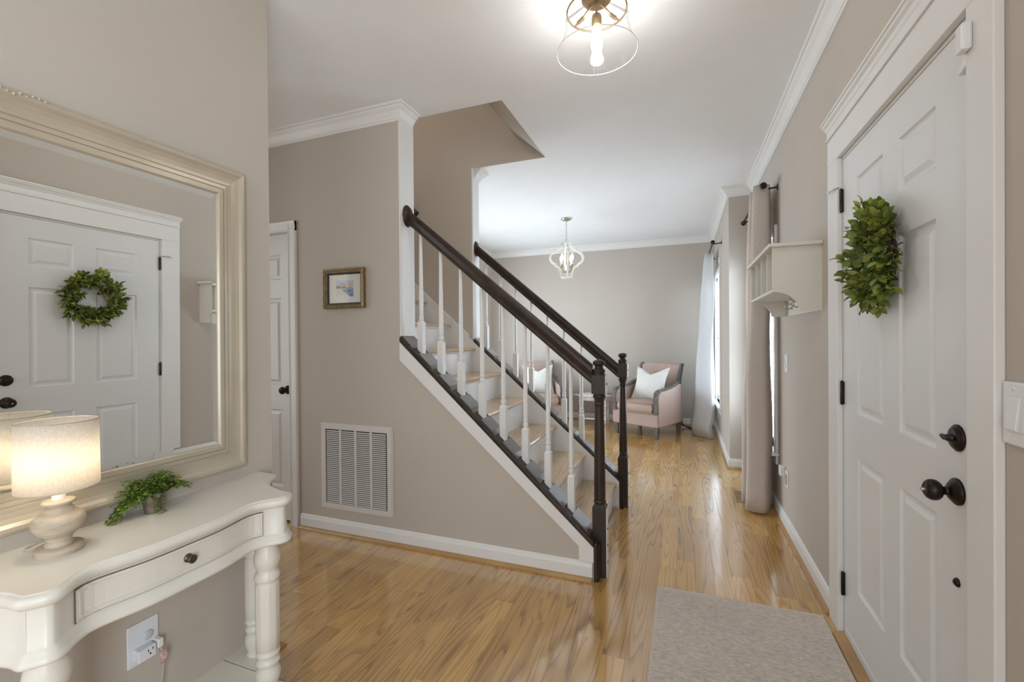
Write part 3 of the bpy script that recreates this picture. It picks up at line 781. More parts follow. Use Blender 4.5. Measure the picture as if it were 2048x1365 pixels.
def railing(label, y, cap0, cap1, capf, k, xs, xn, rail_a, rail_b, xend, group):
    root = thing('stair_railing', label, 'railing', (xn, y, 0))
    ox, oy = xn, y
    # shoe rail / cap with a rounded dark edge
    cp = MB(); w0, w1 = cap0-oy, cap1-oy
    xa, xb2 = xend, xn-0.018
    pa = [(xa-ox, capf(xa)), (xb2-ox, capf(xb2)), (xb2-ox, capf(xb2)-0.03), (xa-ox, capf(xa)-0.03)]
    cp.prism([(xa-ox, capf(xa)+0.0), (xa-ox, capf(xa)-0.031), (xb2-ox, capf(xb2)-0.031), (xb2-ox, capf(xb2))], w0, w1, 'y')
    cap_o = part('cap_board', cp, DARKW, root, bev=0.006)
    ve = MB(); ve.box(xb2-0.002-ox, xb2+0.018-ox, w0, w1, 0.0, capf(xb2)-0.004); ve.box(xb2+0.018-ox, xb2+0.026-ox, w0+0.004, w0+0.05, 0.0, capf(xb2)-0.015)
    part('end_board', ve, DARKW, root, bev=0.004)
    # fillets between balusters
    hw = 0.0185
    ed = [xend] + list(xs)
    edges = []
    prev = xend
    for x in xs:
        if x-hw-prev > 0.02: edges.append((prev, x-hw-0.030))
        prev = x+hw
    edges.append((prev, xn-0.060))
    for a, b in edges:
        f = MB(); th = 0.010
        f.prism([(a-ox, capf(a)-0.002), (a-ox, capf(a)+th), (b-ox, capf(b)+th), (b+0.022-ox, capf(b+0.022)-0.002)], w0+0.026, w1-0.008, 'y')
        part('fillet', f, SHEENW, root)
    newel_parts(root, 0, 0)
    for x in xs:
        t = (x-rail_a[0])/(rail_b[0]-rail_a[0]); zt = rail_a[2]+(rail_b[2]-rail_a[2])*t
        part('baluster', baluster_mb(x-ox, 0, capf(x)+0.001, zt, k), TRIM, root)
    # handrail profile
    P = [(-0.020,0.0),(0.020,0.0),(0.022,0.010),(0.019,0.020),(0.024,0.032),(0.0285,0.046),(0.026,0.060),(0.017,0.070),(0.0,0.0735),(-0.017,0.070),(-0.026,0.060),(-0.0285,0.046),(-0.024,0.032),(-0.019,0.020),(-0.022,0.010)]
    h = MB(); vs = []
    for e in (rail_a, rail_b):
        sc_ = (e[1]-e[2])/0.0735
        for (p, q) in P: vs.append((e[0]-ox, p, e[2]+q*sc_))
    n = len(P)
    h.add(vs, [(i, (i+1)%n, n+(i+1)%n, n+i) for i in range(n)] + [tuple(range(n)), tuple(range(2*n-1, n-1, -1))])
    part('handrail', h, DARKW, root, bev=0.002)
    ro = MB(); zc = (rail_a[1]+rail_a[2])/2
    ro.lathe([(0.052,0),(0.052,0.010),(0.047,0.017),(0.043,0.019),(0.040,0.026),(0.0,0.026)], (0,0,0), 'x', 28, sy=1.35)
    r_ = part('rosette', ro, DARKW, root); r_.location = (rail_a[0]-0.012-ox, 0, zc)
    return root
xs1 = [-1.520, -1.379, -1.243, -1.104, -0.969, -0.833, -0.699, -0.567]
xs1 = [x-0.016 for x in xs1]
railing('near stair railing with dark handrail, white balusters and dark newel post', 2.440, 2.352, 2.518, capz, 0.9135, xs1, -0.427,
        (-1.628, 2.110, 2.020), (-0.46, 1.140, 1.030), XE+0.0, None)
xs2 = [-1.550, -1.415, -1.284, -1.147, -1.010, -0.874, -0.735, -0.600]
railing('far stair railing with dark handrail and newel post beside the living room', 3.500, 3.424, 3.576, capz2, 0.882, [x-0.016 for x in xs2], -0.433,
        (-1.655, 2.098, 2.008), (-0.466, 1.085, 0.980), XE-0.01, None)
# handrail on the shaft wall, glimpsed behind the near post
hr = thing('wall_handrail', 'dark handrail stub on the stair wall just behind the white post', 'handrail', (-2.165, Y2-0.06, 2.375))
part('rail', MB().tube([(-1.2, 0, 1.05), (-0.5, 0, 0.44), (0.0, 0, 0.0)], 0.024, 12), DARKW, hr)
part('rail_bracket', MB().tube([(-0.05, 0, 0.02), (-0.05, 0.03, -0.03), (-0.05, 0.06, -0.03)], 0.006, 8), NICKEL, hr)

# ------------------------------------------------------------------ return air grille
gx0, gx1, gz0, gz1 = -2.272, -1.713, 0.166, 0.725
gr = thing('return_air_grille', 'white louvred return air grille low on the stair wall', 'vent', ((gx0+gx1)/2, YS, gz0))
gw, gh = (gx1-gx0)/2, gz1-gz0
fr = MB(); e = 0.034
fr.box(-gw, gw, -0.008, 0, 0, e); fr.box(-gw, gw, -0.008, 0, gh-e, gh); fr.box(-gw, -gw+e, -0.008, 0, e, gh-e); fr.box(gw-e, gw, -0.008, 0, e, gh-e)
colw = (2*gw-2*e)/4
for i in (1, 2, 3): fr.box(-gw+e+colw*i-0.008, -gw+e+colw*i+0.008, -0.008, -0.002, e, gh-e)
part('grille_frame', fr, GRILLE, gr, bev=0.002)
fl = MB(); fl.box(-gw-0.006, gw+0.006, -0.003, -0.0005, -0.006, 0.0); fl.box(-gw-0.006, gw+0.006, -0.003, -0.0005, gh, gh+0.006)
fl.box(gw, gw+0.010, -0.004, -0.0005, 0, gh); fl.box(-gw-0.006, -gw, -0.003, -0.0005, 0, gh)
part('outer_flange', fl, GRILLE, gr)
part('duct_shadow_sheet', MB().box(-gw+0.01, gw-0.01, -0.0012, -0.0004, 0.01, gh-0.01), GRILLEB, gr)  # dark sheet painted for the shade of the duct behind the louvres
lv = MB(); lv.prism([(-0.0066,0.0),(-0.0060,0.0050),(-0.0020,0.0072),(-0.0020,0.0064),(-0.0052,0.0044)], -colw/2+0.008, colw/2-0.008, 'x')
lme = lv.mesh('louvre', GRILLE)
nl = 38; pit = (gh-2*e-0.006)/nl
for i in range(4):
    for j in range(nl):
        o = bpy.data.objects.new('louvre', lme); COL.objects.link(o); o.parent = gr
        o.location = (-gw+e+colw*(i+0.5), 0, e+0.004+pit*j)
for xx in (-gw*0.62, gw*0.62):
    part('latch_screw', MB().lathe([(0.004,0),(0.004,-0.002),(0,-0.0025)], (xx, -0.008, gh-e*0.55), 'y', 8), GRILLE, gr)

# ------------------------------------------------------------------ framed picture
pc = thing('framed_picture', 'small framed harbour watercolour in antique gold hanging on the stair wall', 'picture', (-2.063, YS, 1.618))
pw, ph = 0.163, 0.129
fr = MB()
def rect_ring(mb, w0, h0, w1, h1, ya, yb):
    vs = [(-w0,ya,-h0),(w0,ya,-h0),(w0,ya,h0),(-w0,ya,h0),(-w1,yb,-h1),(w1,yb,-h1),(w1,yb,h1),(-w1,yb,h1)]
    mb.add(vs, [(0,1,5,4),(1,2,6,5),(2,3,7,6),(3,0,4,7)])
steps = [(0,0),(0,-0.026),(0.006,-0.031),(0.011,-0.030),(0.016,-0.024),(0.022,-0.022),(0.024,-0.019),(0.0265,-0.017)]
for (a, ya), (b, yb) in zip(steps, steps[1:]): rect_ring(fr, pw-a, ph-a, pw-b, ph-b, ya, yb)
part('frame', fr, GOLD, pc)
ln = MB(); 
for (a, ya), (b, yb) in zip([(0.0265,-0.017),(0.030,-0.017),(0.036,-0.008)], [(0.030,-0.017),(0.036,-0.008),(0.038,-0.006)]): rect_ring(ln, pw-a, ph-a, pw-b, ph-b, ya, yb)
part('liner', ln, BLACKP, pc)
part('mat_board', MB().box(-pw+0.034, pw-0.034, -0.0065, -0.004, -ph+0.034, ph-0.034), MATB, pc)
art = MB(); aw, ah = 0.070, 0.053
pal = [(0.44,0.50,0.60),(0.20,0.29,0.46),(0.70,0.64,0.52),(0.46,0.30,0.19),(0.66,0.49,0.26),(0.05,0.06,0.09),(0.22,0.24,0.13),(0.60,0.44,0.36)]
pm = [mat('watercolour_wash', c, 0.9, var=0.22, vscale=70) for c in pal]
def poly(ci, pts, d):
    art.cur = ci; art.add([(x*aw, -0.0068-d*0.00015, z*ah) for x, z in pts], [tuple(range(len(pts)))])
poly(0, [(-1,-1),(1,-1),(1,1),(-1,1)], 0)
poly(2, [(-1,-1),(0.55,-1),(0.1,-0.55),(-0.25,-0.3),(-0.3,-0.1),(0.1,0.05),(1,0.02),(1,0.12),(-1,0.12)], 1)
poly(1, [(0.58,-1),(1,-1),(1,0.03),(0.1,0.02),(-0.28,-0.12),(-0.22,-0.3),(0.12,-0.53)], 2)
poly(6, [(-1,0.10),(-1,0.42),(-0.7,0.36),(-0.4,0.30),(-0.1,0.32),(0.1,0.2),(0.1,0.08)], 2)
poly(3, [(-0.6,0.25),(-0.55,0.62),(-0.35,0.66),(-0.3,0.8),(-0.2,0.66),(0.0,0.55),(0.06,0.25)], 3)
poly(7, [(-0.5,0.28),(-0.46,0.55),(-0.1,0.5),(-0.06,0.28)], 4)
poly(4, [(0.1,0.15),(0.14,0.50),(0.55,0.46),(0.6,0.38),(0.72,0.36),(0.74,0.14)], 3)
poly(3, [(0.12,0.48),(0.2,0.58),(0.5,0.54),(0.57,0.46)], 4)
for q in range(12):
    x = -0.95 + q*0.15; poly(6 if q % 2 else 5, [(x,0.02),(x+0.10,0.02),(x+0.08,0.18),(x+0.02,0.22)], 5)
poly(5, [(0.25,-0.38),(0.62,-0.36),(0.7,-0.25),(0.2,-0.26)], 5); poly(5, [(0.55,-0.86),(0.85,-0.84),(0.92,-0.74),(0.5,-0.76)], 5)
for q in range(14):
    x = -0.95 + random.Random(q).random()*1.1; z = -0.95 + random.Random(q+50).random()*0.8
    poly([5,1,3,7][q % 4], [(x,z),(x+0.05,z),(x+0.04,z+0.12),(x+0.01,z+0.12)], 5)
part('watercolour', art, pm, pc)
part('glazing', MB().box(-pw+0.032, pw-0.032, -0.0105, -0.0095, -ph+0.032, ph-0.032), GLASS, pc)

# ------------------------------------------------------------------ console table
TC = 0.845; TZ = 0.757
tb = thing('console_table', 'cream painted console table with a serpentine front, one drawer and turned legs', 'table', (XM, TC, 0))
half = [(0.0,0.322),(0.05,0.3225),(0.10,0.320),(0.15,0.3105),(0.19,0.302),(0.22,0.303),(0.25,0.320),(0.275,0.341),(0.295,0.350),(0.315,0.346),(0.330,0.335),(0.340,0.327),(0.347,0.320),(0.350,0.311),(0.3505,0.300),
        (0.351,0.280),(0.358,0.250),(0.372,0.205),(0.395,0.160),(0.425,0.125),(0.455,0.105),(0.478,0.092),(0.490,0.075),(0.493,0.05),(0.491,0.0)]
_hs = catmull([(y, d, 0) for y, d in half], 3)
half = [(p.x, p.y) for p in _hs]
def outline(inset=0.0, hl=half):
    pts = [(d, -y) for y, d in reversed(hl[1:])] + [(d, y) for y, d in hl]
    if inset == 0: return pts
    out = []
    n = len(pts)
    for i, p in enumerate(pts):
        a = Vector(pts[max(i-1,0)]); b = Vector(pts[min(i+1,n-1)]); t = (b-a).normalized()
        nrm = Vector((t.y, -t.x))            # outward
        q = Vector(p) - nrm*inset; q.x = max(q.x, 0.0)
        if i in (0, n-1): q.x = 0.0
        out.append((q.x, q.y))
    return out
def stack(mb, levels, cap=True, hl=half, sm=True):
    rings = [[(p[0], p[1], z) for p in outline(ins, hl)] for ins, z in levels]
    n = len(rings[0]); vs = [v for r_ in rings for v in r_]; fs = []
    for k in range(len(rings)-1):
        for i in range(n):
            j = (i+1) % n; fs.append((k*n+i, k*n+j, (k+1)*n+j, (k+1)*n+i))
    mb.add(vs, fs, sm)
    for rr in (rings[0], rings[-1]): mb.add(rr + [(0.0, p[1], p[2]) for p in rr], [(i, i+1, n+i+1, n+i) for i in range(n-1)])
    return mb
part('table_top', stack(MB(), [(0.016,TZ-0.034),(0.006,TZ-0.030),(0.0,TZ-0.022),(-0.002,TZ-0.014),(0.001,TZ-0.007),(0.006,TZ-0.0035),(0.010,TZ-0.0035),(0.013,TZ)]), CREAM, tb)
part('apron', stack(MB(), [(0.018,TZ-0.034),(0.018,0.636),(0.0165,0.634),(0.010,0.628),(0.009,0.622),(0.005,0.618),(0.001,0.610),(0.003,0.604),(0.014,0.600)]), CREAM, tb)
# drawer front following the bow of the apron
def front_d(y):
    y = abs(y)
    for (a, da), (b, db_) in zip(half, half[1:]):
        if a <= y <= b: return da + (db_-da)*(y-a)/(b-a)
    return 0.3
dw = MB(); NY = 24
def strip(mb, y0, y1, z0, z1, d0, d1):
    vs = []; 
    for i in range(NY+1):
        y = y0+(y1-y0)*i/NY; fd = front_d(y)-0.018
        vs += [(fd+d0, y, z0), (fd+d0, y, z1), (fd+d1, y, z1), (fd+d1, y, z0)]
    fs = []
    for i in range(NY):
        for a in range(4):
            b = (a+1) % 4; fs.append((i*4+a, i*4+b, (i+1)*4+b, (i+1)*4+a))
    fs += [(0,1,2,3), tuple(NY*4+q for q in (3,2,1,0))]
    mb.add(vs, fs)
strip(dw, -0.243, 0.243, 0.642, 0.716, -0.002, 0.004)
strip(dw, -0.236, 0.236, 0.649, 0.653, 0.003, 0.0065); strip(dw, -0.236, 0.236, 0.705, 0.709, 0.003, 0.0065)
for s_ in (-1, 1):
    a_, b_ = sorted((s_*0.236, s_*0.231)); strip(dw, a_, b_, 0.653, 0.705, 0.003, 0.0065)
dwo = part('drawer', dw, CREAM, tb)
gp = MB(); strip(gp, -0.2455, 0.2455, 0.6395, 0.7185, -0.004, 0.0008)
part('drawer_gap', gp, FRAMEG, tb)
kn_ = MB(); kn_.lathe([(0.012,0),(0.012,0.003),(0.009,0.005),(0.006,0.010),(0.0095,0.015),(0.0118,0.018),(0.0118,0.021),(0.009,0.0235),(0.0075,0.0222),(0.0045,0.0235),(0,0.024)], (front_d(0)-0.014, 0, 0.681), 'x', 24)
part('drawer_knob', kn_, mat('antique_bronze_knob', (0.13, 0.095, 0.065), 0.35, metal=0.85, var=0.4, vscale=60), dwo)
leg_prof = [(0.028,0.600),(0.030,0.585),(0.036,0.565),(0.0385,0.545),(0.036,0.527),(0.029,0.512),(0.0285,0.505),(0.034,0.497),(0.037,0.485),(0.036,0.477),(0.030,0.470),(0.033,0.464),(0.0345,0.452),
            (0.0345,0.30),(0.0335,0.243),(0.029,0.238),(0.034,0.231),(0.035,0.223),(0.030,0.216),(0.0285,0.210),(0.034,0.203),(0.035,0.194),(0.030,0.186),(0.029,0.180),(0.035,0.166),(0.0365,0.150),(0.033,0.132),(0.027,0.118),(0.030,0.110),(0.030,0.098)]
LEGM = {}
def leg_mb(sc_=1.0):
    b = MB(); seg = 40; vs = []
    for (r_, z) in leg_prof:
        for k in range(seg):
            a = 2*math.pi*k/seg; rr = r_*sc_
            if 0.25 < z < 0.455: rr *= 1 - 0.035*(1-abs(math.cos(a*5)))**2*2
            vs.append((rr*math.cos(a), rr*math.sin(a), z))
    b.add(vs, [(i*seg+k, i*seg+(k+1)%seg, (i+1)*seg+(k+1)%seg, (i+1)*seg+k) for i in range(len(leg_prof)-1) for k in range(seg)], True)
    b.lathe([(0.026,0.072),(0.034*sc_,0.060),(0.037*sc_,0.045),(0.033*sc_,0.025),(0.022,0.010),(0.016,0.0)], (0,0,0), 'z', 20)
    return b.mesh('leg', CREAM)
lf = leg_mb(1.08); lb = leg_mb(0.95)
for (dx, dy, me) in ((0.272, 0.283, lf), (0.272, -0.283, lf), (0.075, 0.395, lb), (0.075, -0.395, lb)):
    o = bpy.data.objects.new('leg', me); COL.objects.link(o); o.parent = tb; o.location = (dx, dy, 0)
sh = [(y*1.0, d*0.98) for y, d in half]
part('lower_shelf', stack(MB(), [(0.03,0.070),(0.020,0.074),(0.018,0.084),(0.022,0.092),(0.026,0.098)], hl=sh), CREAM, tb)

# ------------------------------------------------------------------ mirror
mr = thing('wall_mirror', 'large mirror in a champagne scoop frame hung above the console table', 'mirror', (XM, TC, 1.363))
my, mz = 0.411, 0.562
mf = MB()
prof = [(0.0,0.001),(0.0,0.022),(0.004,0.031),(0.012,0.036),(0.021,0.035),(0.030,0.029),(0.042,0.0245),(0.056,0.0235),(0.068,0.0255),(0.0695,0.0225),(0.0715,0.0225),(0.073,0.0255),(0.084,0.027),(0.0855,0.0235),(0.0875,0.0235),(0.089,0.0275),(0.103,0.028),(0.106,0.026),(0.108,0.014)]
def mring(mb, a, xa, b, xb):
    vs = []
    for (i_, x_) in ((a, xa), (b, xb)):
        vs += [(x_, -my+i_, -mz+i_), (x_, my-i_, -mz+i_), (x_, my-i_, mz-i_), (x_, -my+i_, mz-i_)]
    mb.add(vs, [(0,1,5,4),(1,2,6,5),(2,3,7,6),(3,0,4,7)])
for (a, xa), (b, xb) in zip(prof, prof[1:]): mring(mf, a, xa, b, xb)
mfo = part('mirror_frame', mf, FRAMEM, mr)
gl = MB(); iy, iz = my-0.106, mz-0.106
gl.add([(0.0205,-iy+0.022,-iz+0.022),(0.0205,iy-0.022,-iz+0.022),(0.0205,iy-0.022,iz-0.022),(0.0205,-iy+0.022,iz-0.022)], [(0,1,2,3)])
gl2 = MB()
vs = []
for (i_, x_) in ((0.0, 0.0192), (0.022, 0.0205)):
    vs += [(x_, -iy+i_, -iz+i_), (x_, iy-i_, -iz+i_), (x_, iy-i_, iz-i_), (x_, -iy+i_, iz-i_)]
gl2.add(vs, [(0,1,5,4),(1,2,6,5),(2,3,7,6),(3,0,4,7)])
part('mirror_glass', gl, MIRROR, mr); part('bevelled_edge', gl2, MIRROR, mr)
part('frame_rebate', MB().box(0.002, 0.015, -iy-0.003, iy+0.003, -iz-0.003, iz+0.003), FRAMEG, mr)
og = MB()
rg = random.Random(5)
for q in range(26):
    y_ = -0.17 - 0.012*q + 0.0; r_ = 0.0035+0.003*rg.random()*(q/26+0.3)
    og.lathe([(r_,0),(r_*0.8,r_*0.5),(0,r_*0.8)], (0.035, y_, mz-0.012+rg.uniform(-0.006,0.006)), 'x', 7)
part('carved_scrollwork', og, FRAMEM, mr)
mr.rotation_euler = (0, R(0.38), 0)

# ------------------------------------------------------------------ table lamp
lp = thing('table_lamp', 'lit table lamp with a linen drum shade and whitewashed turned base on the console', 'lamp', (-1.473, 0.650, TZ))
b0 = MB(); b0.lathe([(0.046,0.0),(0.047,0.002),(0.047,0.015),(0.0455,0.017),(0.0,0.0175)], (0,0,0), 'z', 36)
part('base_plate', b0, LIME, lp)
bd = MB(); bd.lathe([(0.026,0.0165),(0.0275,0.020),(0.0275,0.024),(0.023,0.027),(0.0225,0.031),(0.025,0.034),(0.025,0.037),(0.030,0.044),(0.042,0.055),(0.050,0.068),(0.0515,0.078),(0.049,0.088),(0.040,0.098),
    (0.029,0.104),(0.0285,0.106),(0.0285,0.110),(0.024,0.113),(0.0235,0.118),(0.031,0.123),(0.0325,0.126),(0.031,0.130),(0.010,0.133),(0.0,0.133)], (0,0,0), 'z', 36)
part('turned_body', bd, LIME, lp)
part('socket', MB().lathe([(0.013,0.131),(0.013,0.150),(0.0105,0.153),(0.0105,0.190),(0,0.192)], (0,0,0), 'z', 18), SHADEIN, lp)
shd = MB(); shd.lathe([(0.0785,0.163),(0.0770,0.330)], (0,0,0), 'z', 56)
# open drum: only the side wall
shd.f = shd.f[:56]; shd.mi = shd.mi[:56]; shd.smooth = shd.smooth[:56]
so = part('lamp_shade', shd, SHADE, lp, solid=0.0012)
for (rr, zz) in ((0.0787, 0.163), (0.0772, 0.330)):
    rm = MB(); rm.tube([(rr*math.cos(a*math.pi/24), rr*math.sin(a*math.pi/24), zz) for a in range(49)], 0.0013, 6)
    part('shade_rim', rm, LIME, so)
spd = MB()
for a in range(3):
    c, s_ = math.cos(a*2.094), math.sin(a*2.094); spd.tube([(0.012*c, 0.012*s_, 0.172), (0.077*c, 0.077*s_, 0.168)], 0.0012, 5)
part('shade_spider', spd, NICKEL, so)
blb = MB(); blb.lathe([(0.010,0.192),(0.012,0.200),(0.020,0.215),(0.024,0.230),(0.021,0.246),(0.011,0.257),(0,0.260)], (0,0,0), 'z', 18)
part('bulb', blb, BULBW, lp)
part('power_cord', MB().tube(catmull([(-0.045,-0.015,0.006),(-0.085,-0.03,0.004),(-0.105,0.0,0.004),(-0.112,0.02,0.002)], 6), 0.002, 6), CORDW, lp)

# ------------------------------------------------------------------ potted fern
pf_ = thing('potted_fern', 'tiny maidenhair fern in a mercury glass pot on the console table', 'potted plant', (-1.535, 0.900, TZ))
pot = MB(); pot.lathe([(0.0,0.0),(0.0205,0.0),(0.021,0.003),(0.0285,0.060),(0.030,0.062),(0.0275,0.062),(0.022,0.050),(0.0,0.048)], (0,0,0), 'z', 28)
part('pot', pot, TIN, pf_)
part('moss', MB().lathe([(0.026,0.052),(0.018,0.060),(0.0,0.063)], (0,0,0), 'z', 14), SOIL, pf_)
rg = random.Random(21)
stm = MB(); lv1 = MB()
def frond(az, ln, droop, lift):
    pts = []
    for i in range(9):
        t = i/8; rr = ln*(t**0.9); z = 0.058 + lift*math.sin(min(t*1.5,1.57)) - droop*t*t
        pts.append(Vector((0.012*math.cos(az)+rr*math.cos(az)*0.9, 0.012*math.sin(az)+rr*math.sin(az), max(z, 0.006))))
    stm.tube(pts, 0.0006, 4, cap=False)
    for i in range(1, 9):
        p = pts[i]; t = (pts[i]-pts[i-1]).normalized()
        side = t.cross(Vector((0,0,1))); side = side.normalized() if side.length > 0.01 else Vector((1,0,0))
        for s_ in (-1, 1):
            for q in range(3 if i < 7 else 2):
                c = p + side*s_*(0.004+0.0055*q)*(1.15-0.07*i) + Vector((0,0,rg.uniform(-0.003,0.004)))
                if c.x < -0.050: c.x = -0.050 + rg.random()*0.004
                if c.z < 0.004: c.z = 0.004
                r_ = rg.uniform(0.0035, 0.0058)
                d1 = (side*s_+t*0.4+Vector((0,0,rg.uniform(-0.6,0.4)))).normalized(); d2 = d1.cross(Vector((rg.uniform(-.4,.4),rg.uniform(-.4,.4),1))).normalized()
                lv1.cur = 0 if rg.random() < 0.72 else 1
                o_ = c
                lv1.add([o_, o_+d1*r_*0.8+d2*r_*0.75, o_+d1*r_*1.6+d2*r_*0.35, o_+d1*r_*1.6-d2*r_*0.35, o_+d1*r_*0.8-d2*r_*0.75], [(0,1,2,3,4)])
for i in range(120):
    az = rg.uniform(0, 6.28)
    left, front = max(0, -math.sin(az)), max(0, math.cos(az+0.35))
    ln = rg.uniform(0.032, 0.070)*(1+0.35*left)*(1-0.45*front)
    frond(az, ln, rg.uniform(0.0, 0.03+0.055*left)*(1-0.7*front), rg.uniform(0.015, 0.062))
for i in range(12): frond(rg.uniform(-2.2,-1.35), rg.uniform(0.07,0.10), rg.uniform(0.05,0.10), 0.02)
for i in range(6): frond(rg.uniform(1.1,1.7), rg.uniform(0.07,0.095), rg.uniform(0.02,0.05), 0.03)
frond(0.15, 0.030, 0.075, 0.010); frond(0.05, 0.027, 0.07, 0.010)
part('stems', stm, SOIL, pf_)
o = part('leaves', lv1, [FERN, FERNL], pf_); o['kind'] = 'stuff'

# ------------------------------------------------------------------ outlet under the console with adapter, cord and tag
ol = thing('wall_outlet', 'oversized white outlet plate with a plug adapter under the console table', 'outlet', (XM, 0.904, 0.340))
part('cover_plate', MB().box(0, 0.006, -0.044, 0.043, -0.065, 0.064), PLATE, ol, bev=0.002)
part('clear_plug_cover', MB().lathe([(0.015,0.006),(0.015,0.009),(0.011,0.012),(0.0,0.013)], (0,0.012,0.014), 'x', 18), mat('frosted_plastic', (0.55, 0.58, 0.60), 0.25, var=0.05), ol)
part('adapter_body', MB().box(0.006, 0.034, -0.030, 0.020, -0.048, -0.010), PLATE, ol, bev=0.003)
sl = MB(); sl.box(0.0335, 0.0345, -0.004, -0.0015, -0.026, -0.018); sl.box(0.0335, 0.0345, 0.009, 0.0115, -0.024, -0.017); sl.lathe([(0.0028,0.0335),(0.0028,0.0345)], (0,0.003,-0.033), 'x', 8)
part('socket_slots', sl, BLACKP, ol)
pg = thing('lamp_plug', 'white lamp plug with a pink care tag on its cord, pushed into the adapter', 'plug', (XM+0.030, 0.934, 0.318))
part('plug_body', MB().box(-0.024, 0.004, -0.005, 0.012, -0.012, 0.016), WHITEP, pg, bev=0.003)
part('cord', MB().tube(catmull([(0.002,0.004,-0.010),(0.008,0.008,-0.05),(0.004,0.006,-0.10),(0.0,0.0,-0.20),(0.004,-0.02,-0.215)], 8), 0.0028, 8), CORDW, pg)
tgm = MB(); tgm.grid(6, 9, lambda a, c: (0.014+0.010*math.sin(c*2.5), -0.006-0.008*c+0.021*a, -0.020-0.036*c))
part('care_tag', tgm, TAG, pg, solid=0.0008)

# ------------------------------------------------------------------ wreath on the entry door
WY, WZ = 1.858, 1.545
wr = thing('wreath', 'green boxwood leaf wreath on a grapevine ring hung on the entry door', 'wreath', (XD, WY, WZ))
rg = random.Random(4)
tw = MB()
for k in range(7):
    pts = []; ph0 = rg.random()*6.28
    for i in range(41):
        a = i/40*2*math.pi; rr = 0.106 + 0.009*math.cos(5*a+ph0); 
        pts.append((-0.022+0.010*math.sin(5*a+ph0+k), rr*math.cos(a), rr*math.sin(a)))
    tw.tube(pts, 0.0042, 6, cap=False)
part('grapevine_ring', tw, TWIG, wr)
def leaf_mesh(m, L_=0.038, W2=0.0105):
    b = MB(); n = 6; vs = []
    for i in range(n+1):
        t = i/n; w_ = W2*math.sin(math.pi*min(1, t**0.85))**0.8*(1 if t < 0.98 else 0); z = 0.006*math.sin(t*2.6)
        vs += [(L_*t, -w_, z+0.0018), (L_*t, 0, z), (L_*t, w_, z+0.0018)]
    b.add(vs, [(i*3+a, i*3+a+1, i*3+a+4, i*3+a+3) for i in range(n) for a in (0,1)], True)
    return b.mesh('leaf', m)
lms = [leaf_mesh(LEAFS[0]), leaf_mesh(LEAFS[1], 0.040, 0.0112), leaf_mesh(LEAFS[2], 0.035, 0.010)]
sp = MB(); cnt = 0
rest_leaf = MB()
twigs = 122
for k in range(twigs):
    a = k/twigs*2*math.pi + rg.uniform(-0.06, 0.06)
    rr = rg.uniform(0.085, 0.125)
    base_p = Vector((-0.028, rr*math.cos(a), rr*math.sin(a)))
    rad = Vector((0, math.cos(a), math.sin(a))); tan = Vector((0, -math.sin(a), math.cos(a)))
    outw = rg.choice([1, 1, 1, 0.3, -0.35])
    d = (rad*outw*rg.uniform(0.5,1.0) + tan*rg.uniform(-0.3,0.8) + Vector((-1,0,0))*rg.uniform(0.08,0.62)).normalized()
    Ls = rg.uniform(0.038, 0.074)*(1.0 if outw > 0 else 0.6)
    tip = base_p + d*Ls
    mid = base_p + d*Ls*0.5 + Vector((0,0,0.004))
    sp.tube([base_p, mid, tip], [0.0012,0.001,0.0007], 4, cap=False)
    q0 = d.to_track_quat('X', 'Z')
    lst = [(1.0, 0, 0.1)] + [(t, sgn, rg.uniform(0.6,1.0)) for t in (0.35, 0.68, 0.92) for sgn in (-1, 1)]
    for (t, sgn, ang) in lst:
        p = base_p + d*Ls*t
        roll = rg.uniform(-0.9, 0.9) + (1.57 if t == 0.68 else 0)
        q = q0 @ Quaternion((1,0,0), roll) @ Quaternion((0,0,1), sgn*ang)
        me = lms[rg.choices((0,1,2), (5,4,3))[0]]
        if me == lms[2] or True:
            pass
        sc_ = rg.uniform(0.8, 1.12)
        mtx = Matrix.LocRotScale(p, q, (sc_, sc_, sc_))
        ws_ = [mtx @ v.co for v in me.vertices]
        if max(v.x for v in ws_) > -0.004: continue
        if math.hypot(p.y, p.z) < 0.070: continue
        if cnt < 300 and p.x < -0.033:
            o = bpy.data.objects.new('leaf', me); COL.objects.link(o); o.parent = wr
            o.matrix_local = mtx; cnt += 1
        else:
            rest_leaf.cur = lms.index(me); rest_leaf.add(ws_, [tuple(pp.vertices) for pp in me.polygons], True)
part('sprigs', sp, TWIG, wr)
o = part('back_leaves', rest_leaf, LEAFS, wr); o['kind'] = 'stuff'
part('hanger_nail', MB().lathe([(0.003,0.0),(0.003,-0.02),(0.006,-0.021),(0,-0.023)], (0,0,0.095), 'x', 8), NICKEL, wr)

# ------------------------------------------------------------------ cubby shelf with hooks
CY0, CY1 = 2.600, 3.380
cb = thing('cubby_shelf', 'cream wall cubby shelf with dividers and coat hooks beside the entry door', 'shelf', (XW, CY0, 1.41))
dep = 0.213; zt_ = 0.322; zs_ = 0.098; L_ = CY1-CY0
def bracket(y0, y1):
    pts = [(0,0),(0,zt_),(-dep,zt_),(-dep,zs_)]
    cx, cz = -dep+0.0, 0.0
    for i in range(9):
        a = math.pi/2*(1-i/8)
        pts.append((-dep + 0.118*math.cos(a)*1.0, zs_*math.sin(a)*0.98 + 0.002))
    return MB().prism(pts, y0, y1, 'y')
part('side_panel', bracket(0, 0.016), CUBBY, cb, bev=0.001)
part('side_panel', bracket(L_-0.016, L_), CUBBY, cb, bev=0.001)
part('top_board', MB().box(-dep-0.020, 0, -0.022, L_+0.022, zt_, zt_+0.019), CUBBY, cb, bev=0.004)
part('lower_shelf', MB().box(-dep+0.002, -0.008, 0.016, L_-0.016, zs_, zs_+0.016), CUBBY, cb, bev=0.001)
